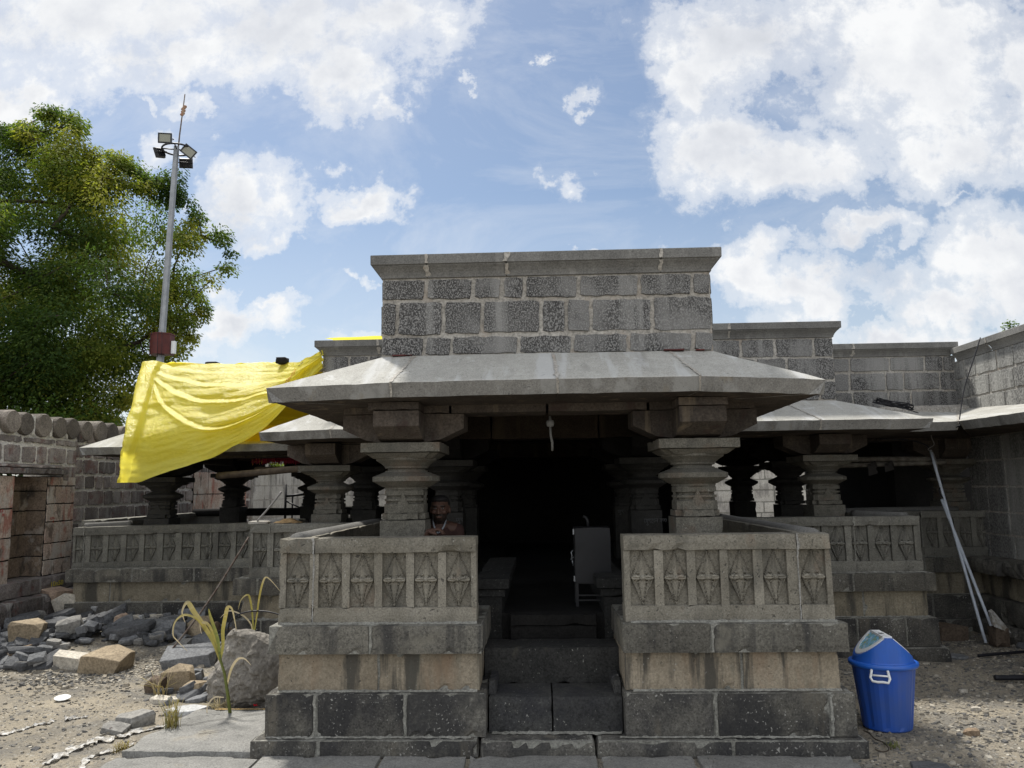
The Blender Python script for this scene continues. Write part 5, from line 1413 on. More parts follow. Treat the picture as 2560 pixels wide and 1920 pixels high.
# ------------------------------------------------------------------ rocks
RC = {'dark': ((.062, .063, .066), (.112, .114, .118)), 'slate': ((.105, .108, .112), (.185, .187, .190)), 'grey': ((.16, .155, .145), (.25, .24, .22)), 'tan': ((.21, .165, .11), (.32, .26, .18)),
      'pale': ((.36, .33, .28), (.50, .46, .39)), 'pink': ((.30, .21, .15), (.40, .31, .24)), 'white': ((.32, .32, .32), (.44, .44, .43)), 'rust': ((.16, .115, .075), (.23, .175, .125)),
      'brown': ((.085, .062, .045), (.13, .10, .075)), 'boulder': ((.17, .155, .135), (.27, .25, .22))}
for k_, (a, b) in RC.items():
    M['rock_' + k_] = stone('rock_' + k_, a, b, (45, .22), .15, stain=[(tuple(q * .45 for q in a), 4, 4, .62, .76, .6), (tuple(min(.6, q * 1.5) for q in b), 9, 9, .60, .74, .4)], bump=.8, bdist=.012)
def rock_mesh(kind, w, h, r, pts=None):
    bm = bmesh.new()
    if kind == 'S':
        n_ = r.randint(5, 7); ph = r.random(); t = max(.03, h * .62); ring = []
        for i in range(n_):
            a = 2 * math.pi * (i + ph + r.uniform(-.25, .25)) / n_; q = r.uniform(.8, 1.1)
            ring.append((w / 2 * q * math.cos(a), w * .33 * q * math.sin(a)))
        for x, y in ring: bm.verts.new((x * r.uniform(.9, 1.), y * r.uniform(.88, 1.), t * r.uniform(.85, 1.1))); bm.verts.new((x * 1.02, y * 1.02, t * r.uniform(.35, .7))); bm.verts.new((x * .92, y * .92, 0))
    else:
        for sx in (-1, 1):
            for sy in (-1, 1):
                for sz in (0, 1): bm.verts.new((sx * w / 2 * r.uniform(.70, 1.), sy * w * .38 * r.uniform(.7, 1.), h * (sz + (r.uniform(-.34, 0) if sz else 0))))
        for i in range(5):
            v = V((r.uniform(-1, 1), r.uniform(-1, 1), r.uniform(.1, 1))); m = max(abs(v.x), abs(v.y), abs(v.z)); v /= m
            bm.verts.new((v.x * w / 2 * 1.04, v.y * w * .4, max(0, v.z) * h * 1.05))
        if pts:
            bm.clear()
            for p in pts: bm.verts.new(p)
    res = bmesh.ops.convex_hull(bm, input=bm.verts)
    bmesh.ops.delete(bm, geom=[g_ for g_ in set(res['geom_interior'] + res['geom_unused']) if isinstance(g_, bmesh.types.BMVert)], context='VERTS')
    bmesh.ops.dissolve_limit(bm, angle_limit=.16, verts=bm.verts, edges=bm.edges)
    bmesh.ops.bevel(bm, geom=list(bm.edges), offset=min(w, h) * .018, segments=1, affect='EDGES', clamp_overlap=True)
    bmesh.ops.triangulate(bm, faces=bm.faces)
    big = w > .2
    for _ in range(6 if w > .5 else 2 if big else 1): bmesh.ops.subdivide_edges(bm, edges=[e for e in bm.edges if e.calc_length() > (w * .07 if w < .5 else .016)], cuts=1, use_grid_fill=True)
    o_ = V((r.random() * 50, 0, 0))
    for v in bm.verts:
        v.co += V((noise.noise(v.co * 9 / max(w, .1) * .25 + o_), noise.noise(v.co * 2.3 / max(w, .1) + o_ * 2), noise.noise(v.co * 2.3 / max(w, .1) + o_ * 3))) * w * (.010 if w < .5 else .02)
        if w > .5:
            q = v.co.copy(); v.co += V((.5, 1, .4)) * (.11 * (abs(noise.noise(q * 3.6 + o_)) - .2) + .05 * (abs(noise.noise(q * 9 + o_)) - .2) + .022 * noise.noise(q * 19 + o_) + .012 * noise.noise(q * 42))
    me = bpy.data.meshes.new('rock'); bm.to_mesh(me); bm.free()
    at = me.attributes.new('blk', 'FLOAT', 'FACE'); at.data.foreach_set('value', [r.random() * 0 + .5] * len(me.polygons))
    return me
ROCKS = [(-4.639, 8.124, 0.02, 0.42, 0.147, 'S', 'dark'), (-5.745, 8.367, 0.05, 0.332, 0.083, 'S', 'dark'), (-4.583, 7.051, 0.02, 0.306, 0.096, 'S', 'dark'), (-4.167, 7.711, 0.02, 0.37, 0.105, 'S', 'dark'), (-6.088, 8.95, 0.05, 0.215, 0.065, 'S', 'dark'), (-5.351, 8.432, 0.05, 0.249, 0.084, 'S', 'dark'), (-5.142, 8.067, 0.02, 0.208, 0.073, 'S', 'dark'), (-4.958, 7.542, 0.02, 0.167, 0.068, 'S', 'dark'), (-5.889, 9.122, 0.05, 0.202, 0.041, 'S', 'dark'), (-5.175, 8.585, 0.05, 0.206, 0.054, 'S', 'dark'), (-4.915, 7.03, 0.02, 0.13, 0.051, 'S', 'dark'), (-5.597, 8.044, 0.02, 0.193, 0.044, 'S', 'dark'), (-5.61, 8.25, 0.05, 0.305, 0.052, 'S', 'dark'), (-5.841, 8.301, 0.02, 0.107, 0.083, 'B', 'slate'), (-5.302, 7.58, 0.02, 0.154, 0.069, 'S', 'slate'), (-4.979, 8.913, 0.05, 0.148, 0.048, 'S', 'dark'), (-4.642, 8.609, 0.05, 0.143, 0.055, 'S', 'dark'), (-4.465, 8.484, 0.05, 0.172, 0.038, 'S', 'dark'), (-4.487, 8.686, 0.05, 0.184, 0.039, 'S', 'slate'), (-4.199, 8.21, 0.05, 0.106, 0.052, 'S', 'dark'), (-5.097, 7.514, 0.02, 0.291, 0.17, 'B', 'tan'), (-5.033, 7.279, 0.02, 0.255, 0.092, 'B', 'rust'), (-4.778, 7.725, 0.02, 0.228, 0.133, 'B', 'grey'), (-4.336, 7.047, 0.02, 0.325, 0.128, 'B', 'pale'), (-3.965, 6.936, 0.02, 0.384, 0.201, 'B', 'tan'), (-5.48, 8.844, 0.05, 0.245, 0.216, 'B', 'pale'), (-5.912, 9.169, 0.05, 0.381, 0.158, 'B', 'pink'), (-5.243, 8.879, 0.05, 0.311, 0.153, 'B', 'white'), (-6.142, 8.739, 0.05, 0.177, 0.142, 'B', 'grey'), (-4.804, 7.055, 0.02, 0.13, 0.077, 'B', 'grey'), (-5.269, 8.07, 0.02, 0.082, 0.095, 'B', 'rust'), (-4.479, 8.155, 0.02, 0.135, 0.111, 'B', 'pink'), (-5.045, 8.423, 0.05, 0.101, 0.046, 'B', 'grey'), (-5.115, 8.318, 0.02, 0.115, 0.075, 'B', 'slate'), (-4.602, 7.817, 0.02, 0.108, 0.071, 'B', 'slate'), (-5.672, 8.601, 0.05, 0.135, 0.078, 'B', 'grey'), (-4.345, 8.289, 0.05, 0.084, 0.06, 'B', 'white'), (-4.409, 8.253, 0.05, 0.137, 0.052, 'B', 'pale'), (-4.635, 7.721, 0.02, 0.093, 0.063, 'B', 'slate'), (-3.908, 8.003, 0.02, 0.311, 0.191, 'B', 'slate'), (-3.644, 8.106, 0.02, 0.244, 0.208, 'B', 'tan'), (-3.638, 7.786, 0.02, 0.174, 0.067, 'B', 'grey'), (-3.4, 7.781, 0.02, 0.249, 0.141, 'B', 'slate'), (-3.544, 8.331, 0.05, 0.129, 0.143, 'B', 'rust'), (-3.94, 8.628, 0.05, 0.287, 0.22, 'B', 'slate'), (-3.5, 8.618, 0.05, 0.233, 0.105, 'B', 'slate'), (-3.42, 8.485, 0.05, 0.121, 0.085, 'B', 'rust'), (-3.216, 7.012, 0.02, 0.422, 0.174, 'B', 'slate'), (-2.95, 6.293, 0.02, 0.22, 0.198, 'B', 'tan'), (-2.94, 6.569, 0.02, 0.121, 0.106, 'B', 'slate'), (-2.761, 6.14, 0.02, 0.179, 0.111, 'B', 'tan'), (-3.095, 6.229, 0.02, 0.157, 0.125, 'B', 'brown'), (-2.271, 5.80, 0.0, 0.612, 0.561, 'BIG', 'boulder'), (-2.629, 5.692, 0.02, 0.221, 0.065, 'S', 'white'), (-2.66, 5.995, 0.02, 0.175, 0.057, 'B', 'slate'), (-2.638, 6.097, 0.02, 0.071, 0.058, 'B', 'slate'), (-2.935, 5.958, 0.02, 0.191, 0.062, 'S', 'pale'), (-4.351, 8.6, 0.05, 0.127, 0.05, 'S', 'pale'), (-4.294, 8.7, 0.05, 0.128, 0.05, 'S', 'slate'), (-2.505, 5.974, 0.02, 0.151, 0.057, 'B', 'slate'), (-2.893, 5.457, 0.0, 0.25, 0.1, 'S', 'grey'), (-2.926, 5.278, 0.0, 0.152, 0.053, 'B', 'grey')]
ROT = {0: (.12, -.30, .25), 1: (.1, -.16, .2), 2: (.35, -.40, .55), 3: (.15, -.18, .2), 20: (.1, .12, .2), 24: (.0, .03, -.15), 25: (.1, -.35, 0), 39: (0, .05, .2), 47: (.25, -.1, .1)}
RL = {0: 'largest flat dark slate slab, tilted up in the middle of the rubble heap', 1: 'long flat dark slab at the upper left of the rubble heap', 2: 'pointed dark slab leaning at the front of the heap, left of the flat pale block', 3: 'long dark slab directly behind the square tan boulder',
      20: 'tan wedge shaped rock near the left end of the rubble heap', 21: 'rusty brown rock under the tan wedge at the left edge', 22: 'rounded grey rock in the middle of the rubble heap, above the leaning slab', 23: 'flat pale cream block between the leaning slab and the square tan boulder', 24: 'square tan boulder at the front of the rubble heap',
      25: 'tall pale slanting rock leaning on the plinth at the back of the heap', 26: 'broad pinkish tan rock at the back of the heap, left of the tall pale one', 27: 'white lime splashed rock right of the tall pale one', 28: 'pale grey rock at the extreme left of the heap',
      31: 'small pinkish upright stone beside the largest slate slab', 39: 'large slate block just left of the round tan rock and the iron rod', 40: 'rounded tan rock just right of the leaning iron rod', 44: 'dark angular slate rock resting against the plinth behind the dry maize plant', 47: 'broad bluish slate slab between the heap and the big boulder',
      48: 'round tan rock leaning against the left side of the big boulder', 50: 'low tan rock in front of the round tan one by the big boulder', 51: 'dark brown rock with dry twigs in front of it', 52: 'big grey angular boulder behind the maize plant, against the porch', 53: 'flat white slab lying at the edge of the paving', 56: 'flat pale slab right of the dark brown rock',
      43: 'rust brown stone behind the round tan rock by the rod', 60: 'flat grey broken slab beside the white plastic strip', 61: 'small grey block beside the white strip, nearest the camera', 41: 'small rounded grey stone at the foot of the iron rod', 42: 'slate block below the round tan rock by the rod', 49: 'upright slate piece between the round tan rock and the big boulder',
      30: 'small rusty upright stone between two slate pieces', 54: 'slate piece at the foot of the big boulder, left side', 36: 'small white stone behind the long dark slab'}
for i, (x, y, z0, w_, h_, kd, cl) in enumerate(ROCKS):
    r = random.Random(100 + i)
    pts = None
    if kd == 'BIG':
        f = [(-.317, .164), (-.21, .436), (-.147, .572), (-.045, .606), (.085, .55), (.204, .47), (.306, .38), (.31, .15), (.17, -.03), (-.113, -.03), (-.28, .05)]
        pts = [(a, .06 - .04 * math.cos(a * 6), b) for a, b in f] + [(a * .8 + .05, .36, b * .82) for a, b in f] + [(-.09, -.02, .50), (-.14, -.07, .14), (.14, -.08, .33), (.2, -.07, .1), (-.02, -.09, .12), (.02, -.05, .45)]
    me = rock_mesh(kd, w_ * (1.1 if kd == 'B' else 1.35), h_ * (1.08 if kd == 'B' else 1.5), r, pts)
    me.materials.append(M['rock_' + cl])
    o = bpy.data.objects.new('boulder' if w_ > .35 and kd != 'S' else 'rock' if kd == 'S' else 'rock', me); link(o)
    lift = .0
    if y > 7.3 and x < -4: lift = .095 + .03 * r.random()
    o.location = (x, y + (w_ * .30 if kd != 'BIG' else .07), gh(x, y) + max(-.01, z0 - .05) + lift - .012)
    o.rotation_euler = ROT.get(i, (r.uniform(-.05, .3), r.uniform(-.28, .2), r.uniform(-.5, .5))) if kd != 'BIG' else (0, 0, -.05)
    if i in RL: tag(o, RL[i], 'rock', 'rocks in the rubble left of the porch')
    elif kd == 'S': tag(o, 'broken dark slate slab among the rubble left of the temple', 'rock', 'smaller slate slabs in the rubble heap')
    else: tag(o, 'smallish grey or brown stone among the rubble left of the temple', 'rock', 'smaller stones in the rubble heap')
r = random.Random(5)
sm = []
for k_ in range(10):
    cl = ['dark', 'slate', 'slate', 'dark', 'slate', 'dark', 'grey', 'slate', 'dark', 'slate'][k_]
    me = rock_mesh('S' if k_ < 7 else 'B', r.uniform(.12, .22), r.uniform(.05, .085), r); me.materials.append(M['rock_' + cl]); sm.append((me, k_ < 7))
for k_ in range(330):
    me, sl_ = sm[k_ % 10]
    if k_ < 285: x = r.uniform(-6.0, -3.75); y = r.uniform(7.0, 8.8) if x < -4.55 else r.uniform(7.7, 8.7)
    elif k_ < 300: x = r.uniform(-3.1, -2.4); y = r.uniform(5.9, 6.6)
    else: x = r.uniform(-3.9, -3.1); y = r.uniform(8.0, 8.65)
    o = bpy.data.objects.new('rock' if sl_ else 'rock', me); link(o)
    o.location = (x, y, gh(x, y) + r.uniform(-.02, .085 if k_ < 285 else .02)); o.rotation_euler = (r.uniform(-.25, .45), r.uniform(-.4, .4), r.uniform(0, 6.3)); s_ = r.uniform(.75, 1.5); o.scale = (s_, s_, s_)
    if sl_: tag(o, 'broken dark slate slab among the rubble left of the temple', 'rock', 'smaller slate slabs in the rubble heap')
    else: tag(o, 'smallish grey or brown stone among the rubble left of the temple', 'rock', 'smaller stones in the rubble heap')
# loose pieces on the right
for (x, y, w_, h_, kd, cl, lab, rz) in ((2.17, 4.62, .26, .06, 'S', 'dark', 'broken dark slab by the bottom edge of the picture, in front of the dustbin', .2), (2.716, 5.20, .085, .05, 'B', 'rust', 'small rusty brown clod on the gravel right of the dustbin', .3),
      (3.90, 7.62, .27, .06, 'S', 'slate', 'flat slate piece on the ground left of the foot of the plastic pipes', .1), (4.30, 8.55, .34, .17, 'B', 'brown', 'dark brown rock tucked in the corner behind the plastic pipes', .1), (4.06, 8.45, .18, .06, 'S', 'slate', 'slate flake beside the dark rock in the corner', .4),
      (4.80, 8.0, .18, .07, 'B', 'dark', 'black stone lying right of the broken box stone', .2), (3.25, 6.3, .11, .03, 'S', 'pale', 'pale flat flake on the gravel, the larger of two right of the dustbin', .6), (3.06, 5.78, .09, .03, 'S', 'pale', 'pale flat flake on the gravel, the nearer of two right of the dustbin', .2)):
    r = random.Random(int(x * 100)); me = rock_mesh(kd, w_, h_, r); me.materials.append(M['rock_' + cl]); o = bpy.data.objects.new('rock', me); link(o); o.location = (x, y, gh(x, y) - .008); o.rotation_euler = (0, .05, rz); tag(o, lab, 'rock')
# broken carved stone box
mb = MB(); mb.rbox(-.075, .075, -.06, .10, 0, .20, .05, .015); mb.prism([(-.085, -.07, .21), (.10, -.03, .14), (.09, .03, .20), (-.02, .02, .34), (-.075, -.02, .33)], (0, .05, .02), 1)
o = mb.build('stone_fragment', [M['rock_brown'], M['sheet']]); o.location = (4.60, 8.12, gh(4.5, 8)); tag(o, 'broken stone fragment with a whitish face beside the plastic pipes', 'stone')

# ------------------------------------------------------------------ gravel, small rubbish
gv = MB(); r = random.Random(11)
def flake(x, y, s_, z=None, tone=None):
    z = gh(x, y) if z is None else z
    n_ = r.choice((4, 5, 5)); a0 = r.random() * 6.3; t = s_ * r.uniform(.18, .5); ex = r.uniform(.55, 1.)
    ring = [(x + s_ * math.cos(a0 + 2*math.pi*i/n_) * r.uniform(.75, 1.1), y + s_ * ex * math.sin(a0 + 2*math.pi*i/n_) * r.uniform(.75, 1.1)) for i in range(n_)]
    tx, ty = r.uniform(-.3, .3), r.uniform(-.3, .3)
    lo = [(a, b, z - .004) for a, b in ring]; hi = [(x + (a - x) * .82, y + (b - y) * .82, z + t + tx * (a - x) + ty * (b - y)) for a, b in ring]
    gv.add(lo + hi, [[n_ + i for i in range(n_)]] + [(i, (i+1) % n_, (i+1) % n_ + n_, i + n_) for i in range(n_)], 0, r.random() if tone is None else tone)
def okp(x, y):
    if -1.82 < x < 1.93 and y > 4.78: return False
    if x > 1.7 and y > 7.35: 
        if x < 3.85: return False
    if y > 8.85 or (x > 4.75 and y > 4): return False
    if x < -1.7 and y > 7.4 and x > -3.1: return False
    if -2.6 < x < 1.8 and 3.2 < y < 4.8: return r.random() < .05
    return True
k_ = 0
while k_ < 26000:
    q = r.random()
    if q < .50: x, y = r.uniform(1.8, 5.0), 2.7 + 6.2 * r.random() ** 1.25
    elif q < .96: x, y = -1.75 - 4.3 * r.random(), 3.2 + 5.3 * r.random()
    else: x, y = r.uniform(-2.6, 2), r.uniform(3.2, 4.9)
    if not okp(x, y): continue
    d = noise.noise(V((x * 1.3, y * 1.3, 5)))
    if d < -.15 and r.random() < .6: continue
    s_ = .005 + .015 * r.random() ** 2.6 + (.016 if r.random() < .02 else 0)
    if x < 0 and r.random() < .45: continue
    if x > 0: s_ *= 1.12
    if x < -3 and 6.4 < y < 7.4: s_ *= 1.5
    flake(x, y, s_); k_ += 1
n = N('gravel_stone'); a = n.attr()
gc = n.ramp(a, [(0., (.075, .074, .074)), (.25, (.13, .125, .115)), (.55, (.20, .180, .148)), (.85, (.29, .255, .20)), (1., (.42, .39, .33))])
gc = n.mix(1., gc, n.math('ADD', n.math('MULTIPLY', n.noise(60, 4, .7), .8), .6), 'MULTIPLY'); n.bump(n.noise(90, 4), .5, .004); M['gravel'] = n.fin(gc, .95, .15)
o = gv.build('gravel', M['gravel']); o['kind'] = 'stuff'
gv = MB()
for k_ in range(1700):   # pale crushed lime rubble spread before the heap
    x = r.gauss(-3.45, .30); y = r.gauss(7.15, .26)
    flake(x, y, .005 + .018 * r.random() ** 2.5, tone=.80 + .2 * r.random() if r.random() < .7 else .3)
for k_ in range(900):
    x = -3.6 - .9 * r.random(); y = 6.55 + .35 * r.random(); flake(x, y, .006 + .02 * r.random() ** 2.5, tone=.6 + .4 * r.random() if r.random() < .55 else .15)
o = gv.build('crushed_lime', M['gravel']); o['kind'] = 'stuff'

# flagstone at the left of the porch
mb = MB()
def fw(p):
    p = list(p); x, y = p[0], p[1]
    lx = -2.60 + (.0 if y < 5.2 else .02) + .05 * noise.noise(V((0, y * 4, 0)))
    t = (x + 2.6) / .86
    if y > 5.25: lx += (y - 5.25) * .10
    p[0] = lx + (x + 2.6) / .86 * (-1.74 - lx); p[2] += .005 * noise.noise(V((x * 4, y * 4, 2)))
    return p
mb.rbox(-2.6, -1.74, 4.82, 5.71, -.08, .034, .06, .014, .003, warp=fw)
o = mb.build('flagstone', M['paver']); tag(o, 'large cracked grey flagstone on the ground left of the porch steps', 'flagstone')
ck = MB()
def crack(pts):
    vs = []
    for i, (x, y) in enumerate(pts): vs += [(x, y - .004, .0405), (x, y + .004, .0405)]
    ck.add(vs, [(2*i, 2*i+2, 2*i+3, 2*i+1) for i in range(len(pts) - 1)])
crack([(-2.52 + .07 * i, 5.25 + .045 * i + .02 * math.sin(i * 2.3)) for i in range(10)]); crack([(-2.25 + .03 * i, 5.12 + .018 * i) for i in range(6)])
c_ = ck.build('crack', M['dark'], o)
ys = MB(); ys.add([(-2.38 + .62 * i / 14, 5.69 - (.025 + .02 * noise.noise(V((i, 0, 0)))) * k2, .0395 + .0 * k2) for i in range(15) for k2 in (0, 1)], [(2*i, 2*i+1, 2*i+3, 2*i+2) for i in range(14)])
ys.build('yellow_stain', simple('turmeric_stain', (.42, .29, .12), .95, .1, nz=(30, (.30, .24, .16))), o)

# crumpled white plastic
def ribbon(pts, w0, name, lab, seed, zs=.02):
    r = random.Random(seed); mb = MB(); vs = []; K = len(pts) * 9; J = 8
    for i in range(K + 1):
        c = interp([(x, y, 0) for x, y in pts], i / K); c2 = interp([(x, y, 0) for x, y in pts], min(1, i / K + .01)); d = (c2 - c)
        if d.length < 1e-5: d = V((1, 0, 0))
        d.normalize(); s_ = V((-d.y, d.x, 0)); wl_ = w0 * (.25 + 2.2 * abs(noise.noise(V((i * .11, seed, 0))))) ; wr_ = w0 * (.25 + 2.2 * abs(noise.noise(V((i * .13, seed, 50)))))
        for j in range(J + 1):
            t = j / J; q = c + s_ * (-wl_ + (wl_ + wr_) * t) + V((noise.noise(V((i * .4, j, seed))), noise.noise(V((i * .4, j, seed + 9))), 0)) * .012
            h = zs * (abs(noise.noise(V((q.x * 22, q.y * 22, seed)))) * 1.5 + .5 * abs(noise.noise(V((q.x * 60, q.y * 60, seed)))) - (.25 if 0 < j < J else .0)) + .004
            vs.append((q.x, q.y, gh(q.x, q.y) + h))
    mb.add(vs, [(i*(J+1)+j, (i+1)*(J+1)+j, (i+1)*(J+1)+j+1, i*(J+1)+j+1) for i in range(K) for j in range(J)], 0, .5, False)
    o = mb.build(name, M['sheet']); tag(o, lab, 'plastic sheet'); return o
ribbon([(-2.60, 5.46), (-2.72, 5.33), (-2.83, 5.22), (-2.92, 5.10), (-2.96, 4.95), (-2.97, 4.80), (-2.97, 4.66)], .055, 'plastic_sheet', 'torn white plastic sheet strip running along the edge of the paving', 3)
ribbon([(-2.66, 5.08), (-2.72, 4.92), (-2.80, 4.80), (-2.74, 4.66), (-2.71, 4.52)], .035, 'plastic_sheet', 'thin torn white plastic strip nearest the bottom edge, beside the larger strip', 4, .015)
ribbon([(-3.66, 5.22), (-3.58, 5.32), (-3.56, 5.42), (-3.46, 5.48)], .035, 'plastic_sheet', 'crumpled white plastic half buried in sand near the lower left corner', 5, .015)
ribbon([(-3.40, 5.53), (-3.34, 5.58), (-3.29, 5.62)], .04, 'plastic_sheet', 'small white crumpled scrap between the buried plastic and the grey slab', 6, .022)
ribbon([(-2.60, 5.56), (-2.53, 5.60), (-2.46, 5.66)], .02, 'plastic_sheet', 'white plastic edge peeping from under the flat white slab', 8, .012)
mb = MB(); mb.lathe([(.0, .003), (.046, .004), (.056, .013), (.058, .013), (.048, .001), (.0, .0)], 0, 0, 24, smooth=True); o = mb.build('paper_plate', M['white']); o.location = (-3.747, 6.05, gh(-3.75, 6.05) + .012); o.rotation_euler = (.12, .06, 0); tag(o, 'shallow white plate lying on the sandy ground at the left', 'plate')
def petals(loc, m, lab, s_=.018, k_=7):
    r = random.Random(int(loc[0] * 999)); mb = MB()
    for i in range(k_):
        a = r.random() * 6.3; d = V((math.cos(a), math.sin(a), r.uniform(.1, .7))).normalized(); sd = d.cross(V((0, 0, 1))).normalized(); p = V((r.uniform(-1, 1), r.uniform(-1, 1), 0)) * s_ * .6
        mb.add([p, p + d * s_ + sd * s_ * .5, p + d * s_ * 2, p + d * s_ - sd * s_ * .5], [(0, 1, 2, 3)])
    o = mb.build('flower', m); o.location = (loc[0], loc[1], (gh(loc[0], loc[1]) if len(loc) < 3 else loc[2]) + .012); tag(o, lab, 'flower')
petals((-2.939, 5.30), M['red'], 'fallen red flower on the small grey block beside the white plastic')
petals((-2.10, 5.70, .04), M['red'], 'fallen pinkish red flower at the foot of the big boulder', .014)
petals((4.15, 7.0), M['yellow_petal'], 'small yellow leaf lying on the gravel at the right', .02, 4)
petals((1.93, 5.6, .42), M['yellow_petal'], 'tiny yellow flower on the wall just left of the dustbin lid', .016, 6)

# ------------------------------------------------------------------ plants
n = N('dry_blade'); gc = n.ramp(n.attr(), [(0., (.09, .13, .04)), (.3, (.20, .22, .06)), (.6, (.40, .33, .09)), (1., (.56, .48, .34))]); n.fin(gc, .6, .25)
tr = n.n.new('ShaderNodeBsdfTranslucent'); n.l.new(gc, tr.inputs[0]); mx = n.n.new('ShaderNodeMixShader'); mx.inputs[0].default_value = .3
n.l.new(n.bsdf.outputs[0], mx.inputs[1]); n.l.new(tr.outputs[0], mx.inputs[2]); n.l.new(mx.outputs[0], n.n['Material Output'].inputs[0]); M['blade'] = n.m
def blade(pts, w_, tones, parent, off, name='leaf'):
    mb = MB(); K = len(pts) * 6; prev = None
    for i in range(K):
        a = interp(pts, i / K) - off; b = interp(pts, (i + 1) / K) - off
        d = (b - a).normalized(); sd = V((d.z, 0, -d.x)); sd = (sd * .8 + V((0, .5, 0))).normalized()
        wa = w_ * .8 * math.sin(math.pi * (.12 + .86 * i / K)) ** .7; wb = w_ * .8 * math.sin(math.pi * (.12 + .86 * (i + 1) / K)) ** .7
        dip = V((0, .004, 0)); t = .12 + tones[0] + (tones[1] - tones[0]) * i / K
        mb.add([a - sd * wa, a + dip, a + sd * wa, b - sd * wb, b + dip, b + sd * wb], [(0, 1, 4, 3), (1, 2, 5, 4)], 0, min(1, max(0, t + rnd.uniform(-.06, .06))), True)
    return mb.build(name, M['blade'], parent)
PY = 5.60; po = V((-2.235, PY, .02)); pl = empty('maize_plant', po); tag(pl, 'tall withering maize plant with curling yellow leaves in front of the big boulder', 'plant')
def P2(x, z, dy=0): return (x, PY + dy, z)
mb = MB(); sp_ = [P2(-2.235, .0), P2(-2.262, .16), P2(-2.290, .30), P2(-2.325, .40), P2(-2.335, .455)]
mb.tube([V(p) - po for p in sp_], [.013, .012, .010, .009, .007], 8, blk=.25); mb.build('stem', M['blade'], pl)
blade([P2(-2.32, .38), P2(-2.38, .52), P2(-2.46, .64), P2(-2.53, .73), P2(-2.575, .795), P2(-2.60, .79), P2(-2.62, .73), P2(-2.595, .66)], .021, (.35, .85), pl, po)
blade([P2(-2.44, .61, -.01), P2(-2.50, .69, -.03), P2(-2.585, .72, -.04), P2(-2.65, .67, -.04), P2(-2.665, .58, -.03), P2(-2.63, .53, -.02), P2(-2.57, .46, 0)], .011, (.4, .9), pl, po)
blade([P2(-2.325, .40), P2(-2.31, .50), P2(-2.315, .60), P2(-2.30, .70), P2(-2.285, .765), P2(-2.255, .755), P2(-2.235, .69), P2(-2.215, .60)], .017, (.3, .8), pl, po)
blade([P2(-2.33, .42), P2(-2.345, .52), P2(-2.375, .61), P2(-2.41, .70), P2(-2.425, .755)], .015, (.15, .35), pl, po)
blade([P2(-2.34, .44), P2(-2.38, .56), P2(-2.42, .64), P2(-2.46, .66), P2(-2.485, .64), P2(-2.47, .58)], .012, (.3, .95), pl, po)
blade([P2(-2.27, .22), P2(-2.245, .33), P2(-2.20, .40), P2(-2.15, .405), P2(-2.10, .36)], .012, (.7, .95), pl, po)
blade([P2(-2.29, .14), P2(-2.36, .14), P2(-2.405, .08), P2(-2.40, .02), P2(-2.35, -.0), P2(-2.27, .01)], .008, (.85, 1), pl, po)
PY = 6.9; po = V((-2.567, PY, .24)); pl = empty('maize_plant', po); tag(pl, 'thin dry maize plant behind the boulder, leaning against the second plinth', 'plant')
mb = MB(); mb.tube([V(P2(-2.567, .05)) - po, V(P2(-2.575, .36)) - po], [.009, .007], 7, blk=.8); mb.build('stem', M['blade'], pl)
blade([P2(-2.575, .34), P2(-2.585, .45), P2(-2.60, .57), P2(-2.625, .665), P2(-2.655, .675), P2(-2.70, .63), P2(-2.72, .55)], .011, (.25, .7), pl, po)
blade([P2(-2.57, .34), P2(-2.55, .50), P2(-2.535, .64), P2(-2.51, .77), P2(-2.478, .83), P2(-2.42, .79), P2(-2.34, .70)], .011, (.3, .9), pl, po)
blade([P2(-2.58, .32), P2(-2.60, .42), P2(-2.68, .50), P2(-2.80, .54), P2(-2.88, .48)], .008, (.7, .95), pl, po)
def tuft(loc, h, n_, lab, spread=.5, tones=(.4, .95), name='dry_weed'):
    r = random.Random(int(loc[0] * 777)); e = empty(name, (loc[0], loc[1], gh(loc[0], loc[1]))); tag(e, lab, 'weed'); mb = MB()
    for i in range(n_):
        a = r.random() * 6.3; L = h * r.uniform(.5, 1.1); s_ = r.uniform(.1, spread); b = V((r.uniform(-.04, .04), r.uniform(-.04, .04), 0)); k = r.uniform(.0015, .003)
        t = r.uniform(*tones)
        mb.tube([b, b + V((math.cos(a) * L * s_ * .35, math.sin(a) * L * s_ * .35, L * .55)), b + V((math.cos(a) * L * s_, math.sin(a) * L * s_, L * (1 - .3 * s_)))], [k, k * .8, k * .4], 4, blk=t)
    mb.build('blades', M['blade'], e)
tuft((-2.50, 5.27), .24, 60, 'tuft of thin dry grass growing at the corner of the flagstone', .4, (.3, .8))
tuft((-3.0, 6.10), .24, 24, 'spiky yellow twigs spreading over the dark brown rock', 1.0, (.6, .95))
tuft((-2.38, 5.75), .12, 70, 'dry straw tangled at the foot of the maize plant and boulder', 1.1, (.75, 1.))
tuft((-2.66, 4.95), .07, 40, 'low dry grass beside the white plastic strips', .8, (.5, .9))
tuft((2.12, 4.98), .04, 26, 'tiny green weeds in front of the dustbin', .8, (.1, .4), 'weed')
def cord(name, pts, rad, m, lab, cat, group=None, seg=6, sm_=6):
    mb = MB(); K = (len(pts) - 1) * sm_
    mb.tube([interp(pts, i / K) for i in range(K + 1)], rad, seg); o = mb.build(name, m, None, offset=pts[0]); tag(o, lab, cat, group); return o
cord('iron_rod', [(-3.456, 7.10, .10), (-3.18, 7.33, .56), (-2.90, 7.56, 1.145)], .0095, M['iron'], 'long rusty iron rod leaning from the rubble up to the broken parapet corner', 'rod')
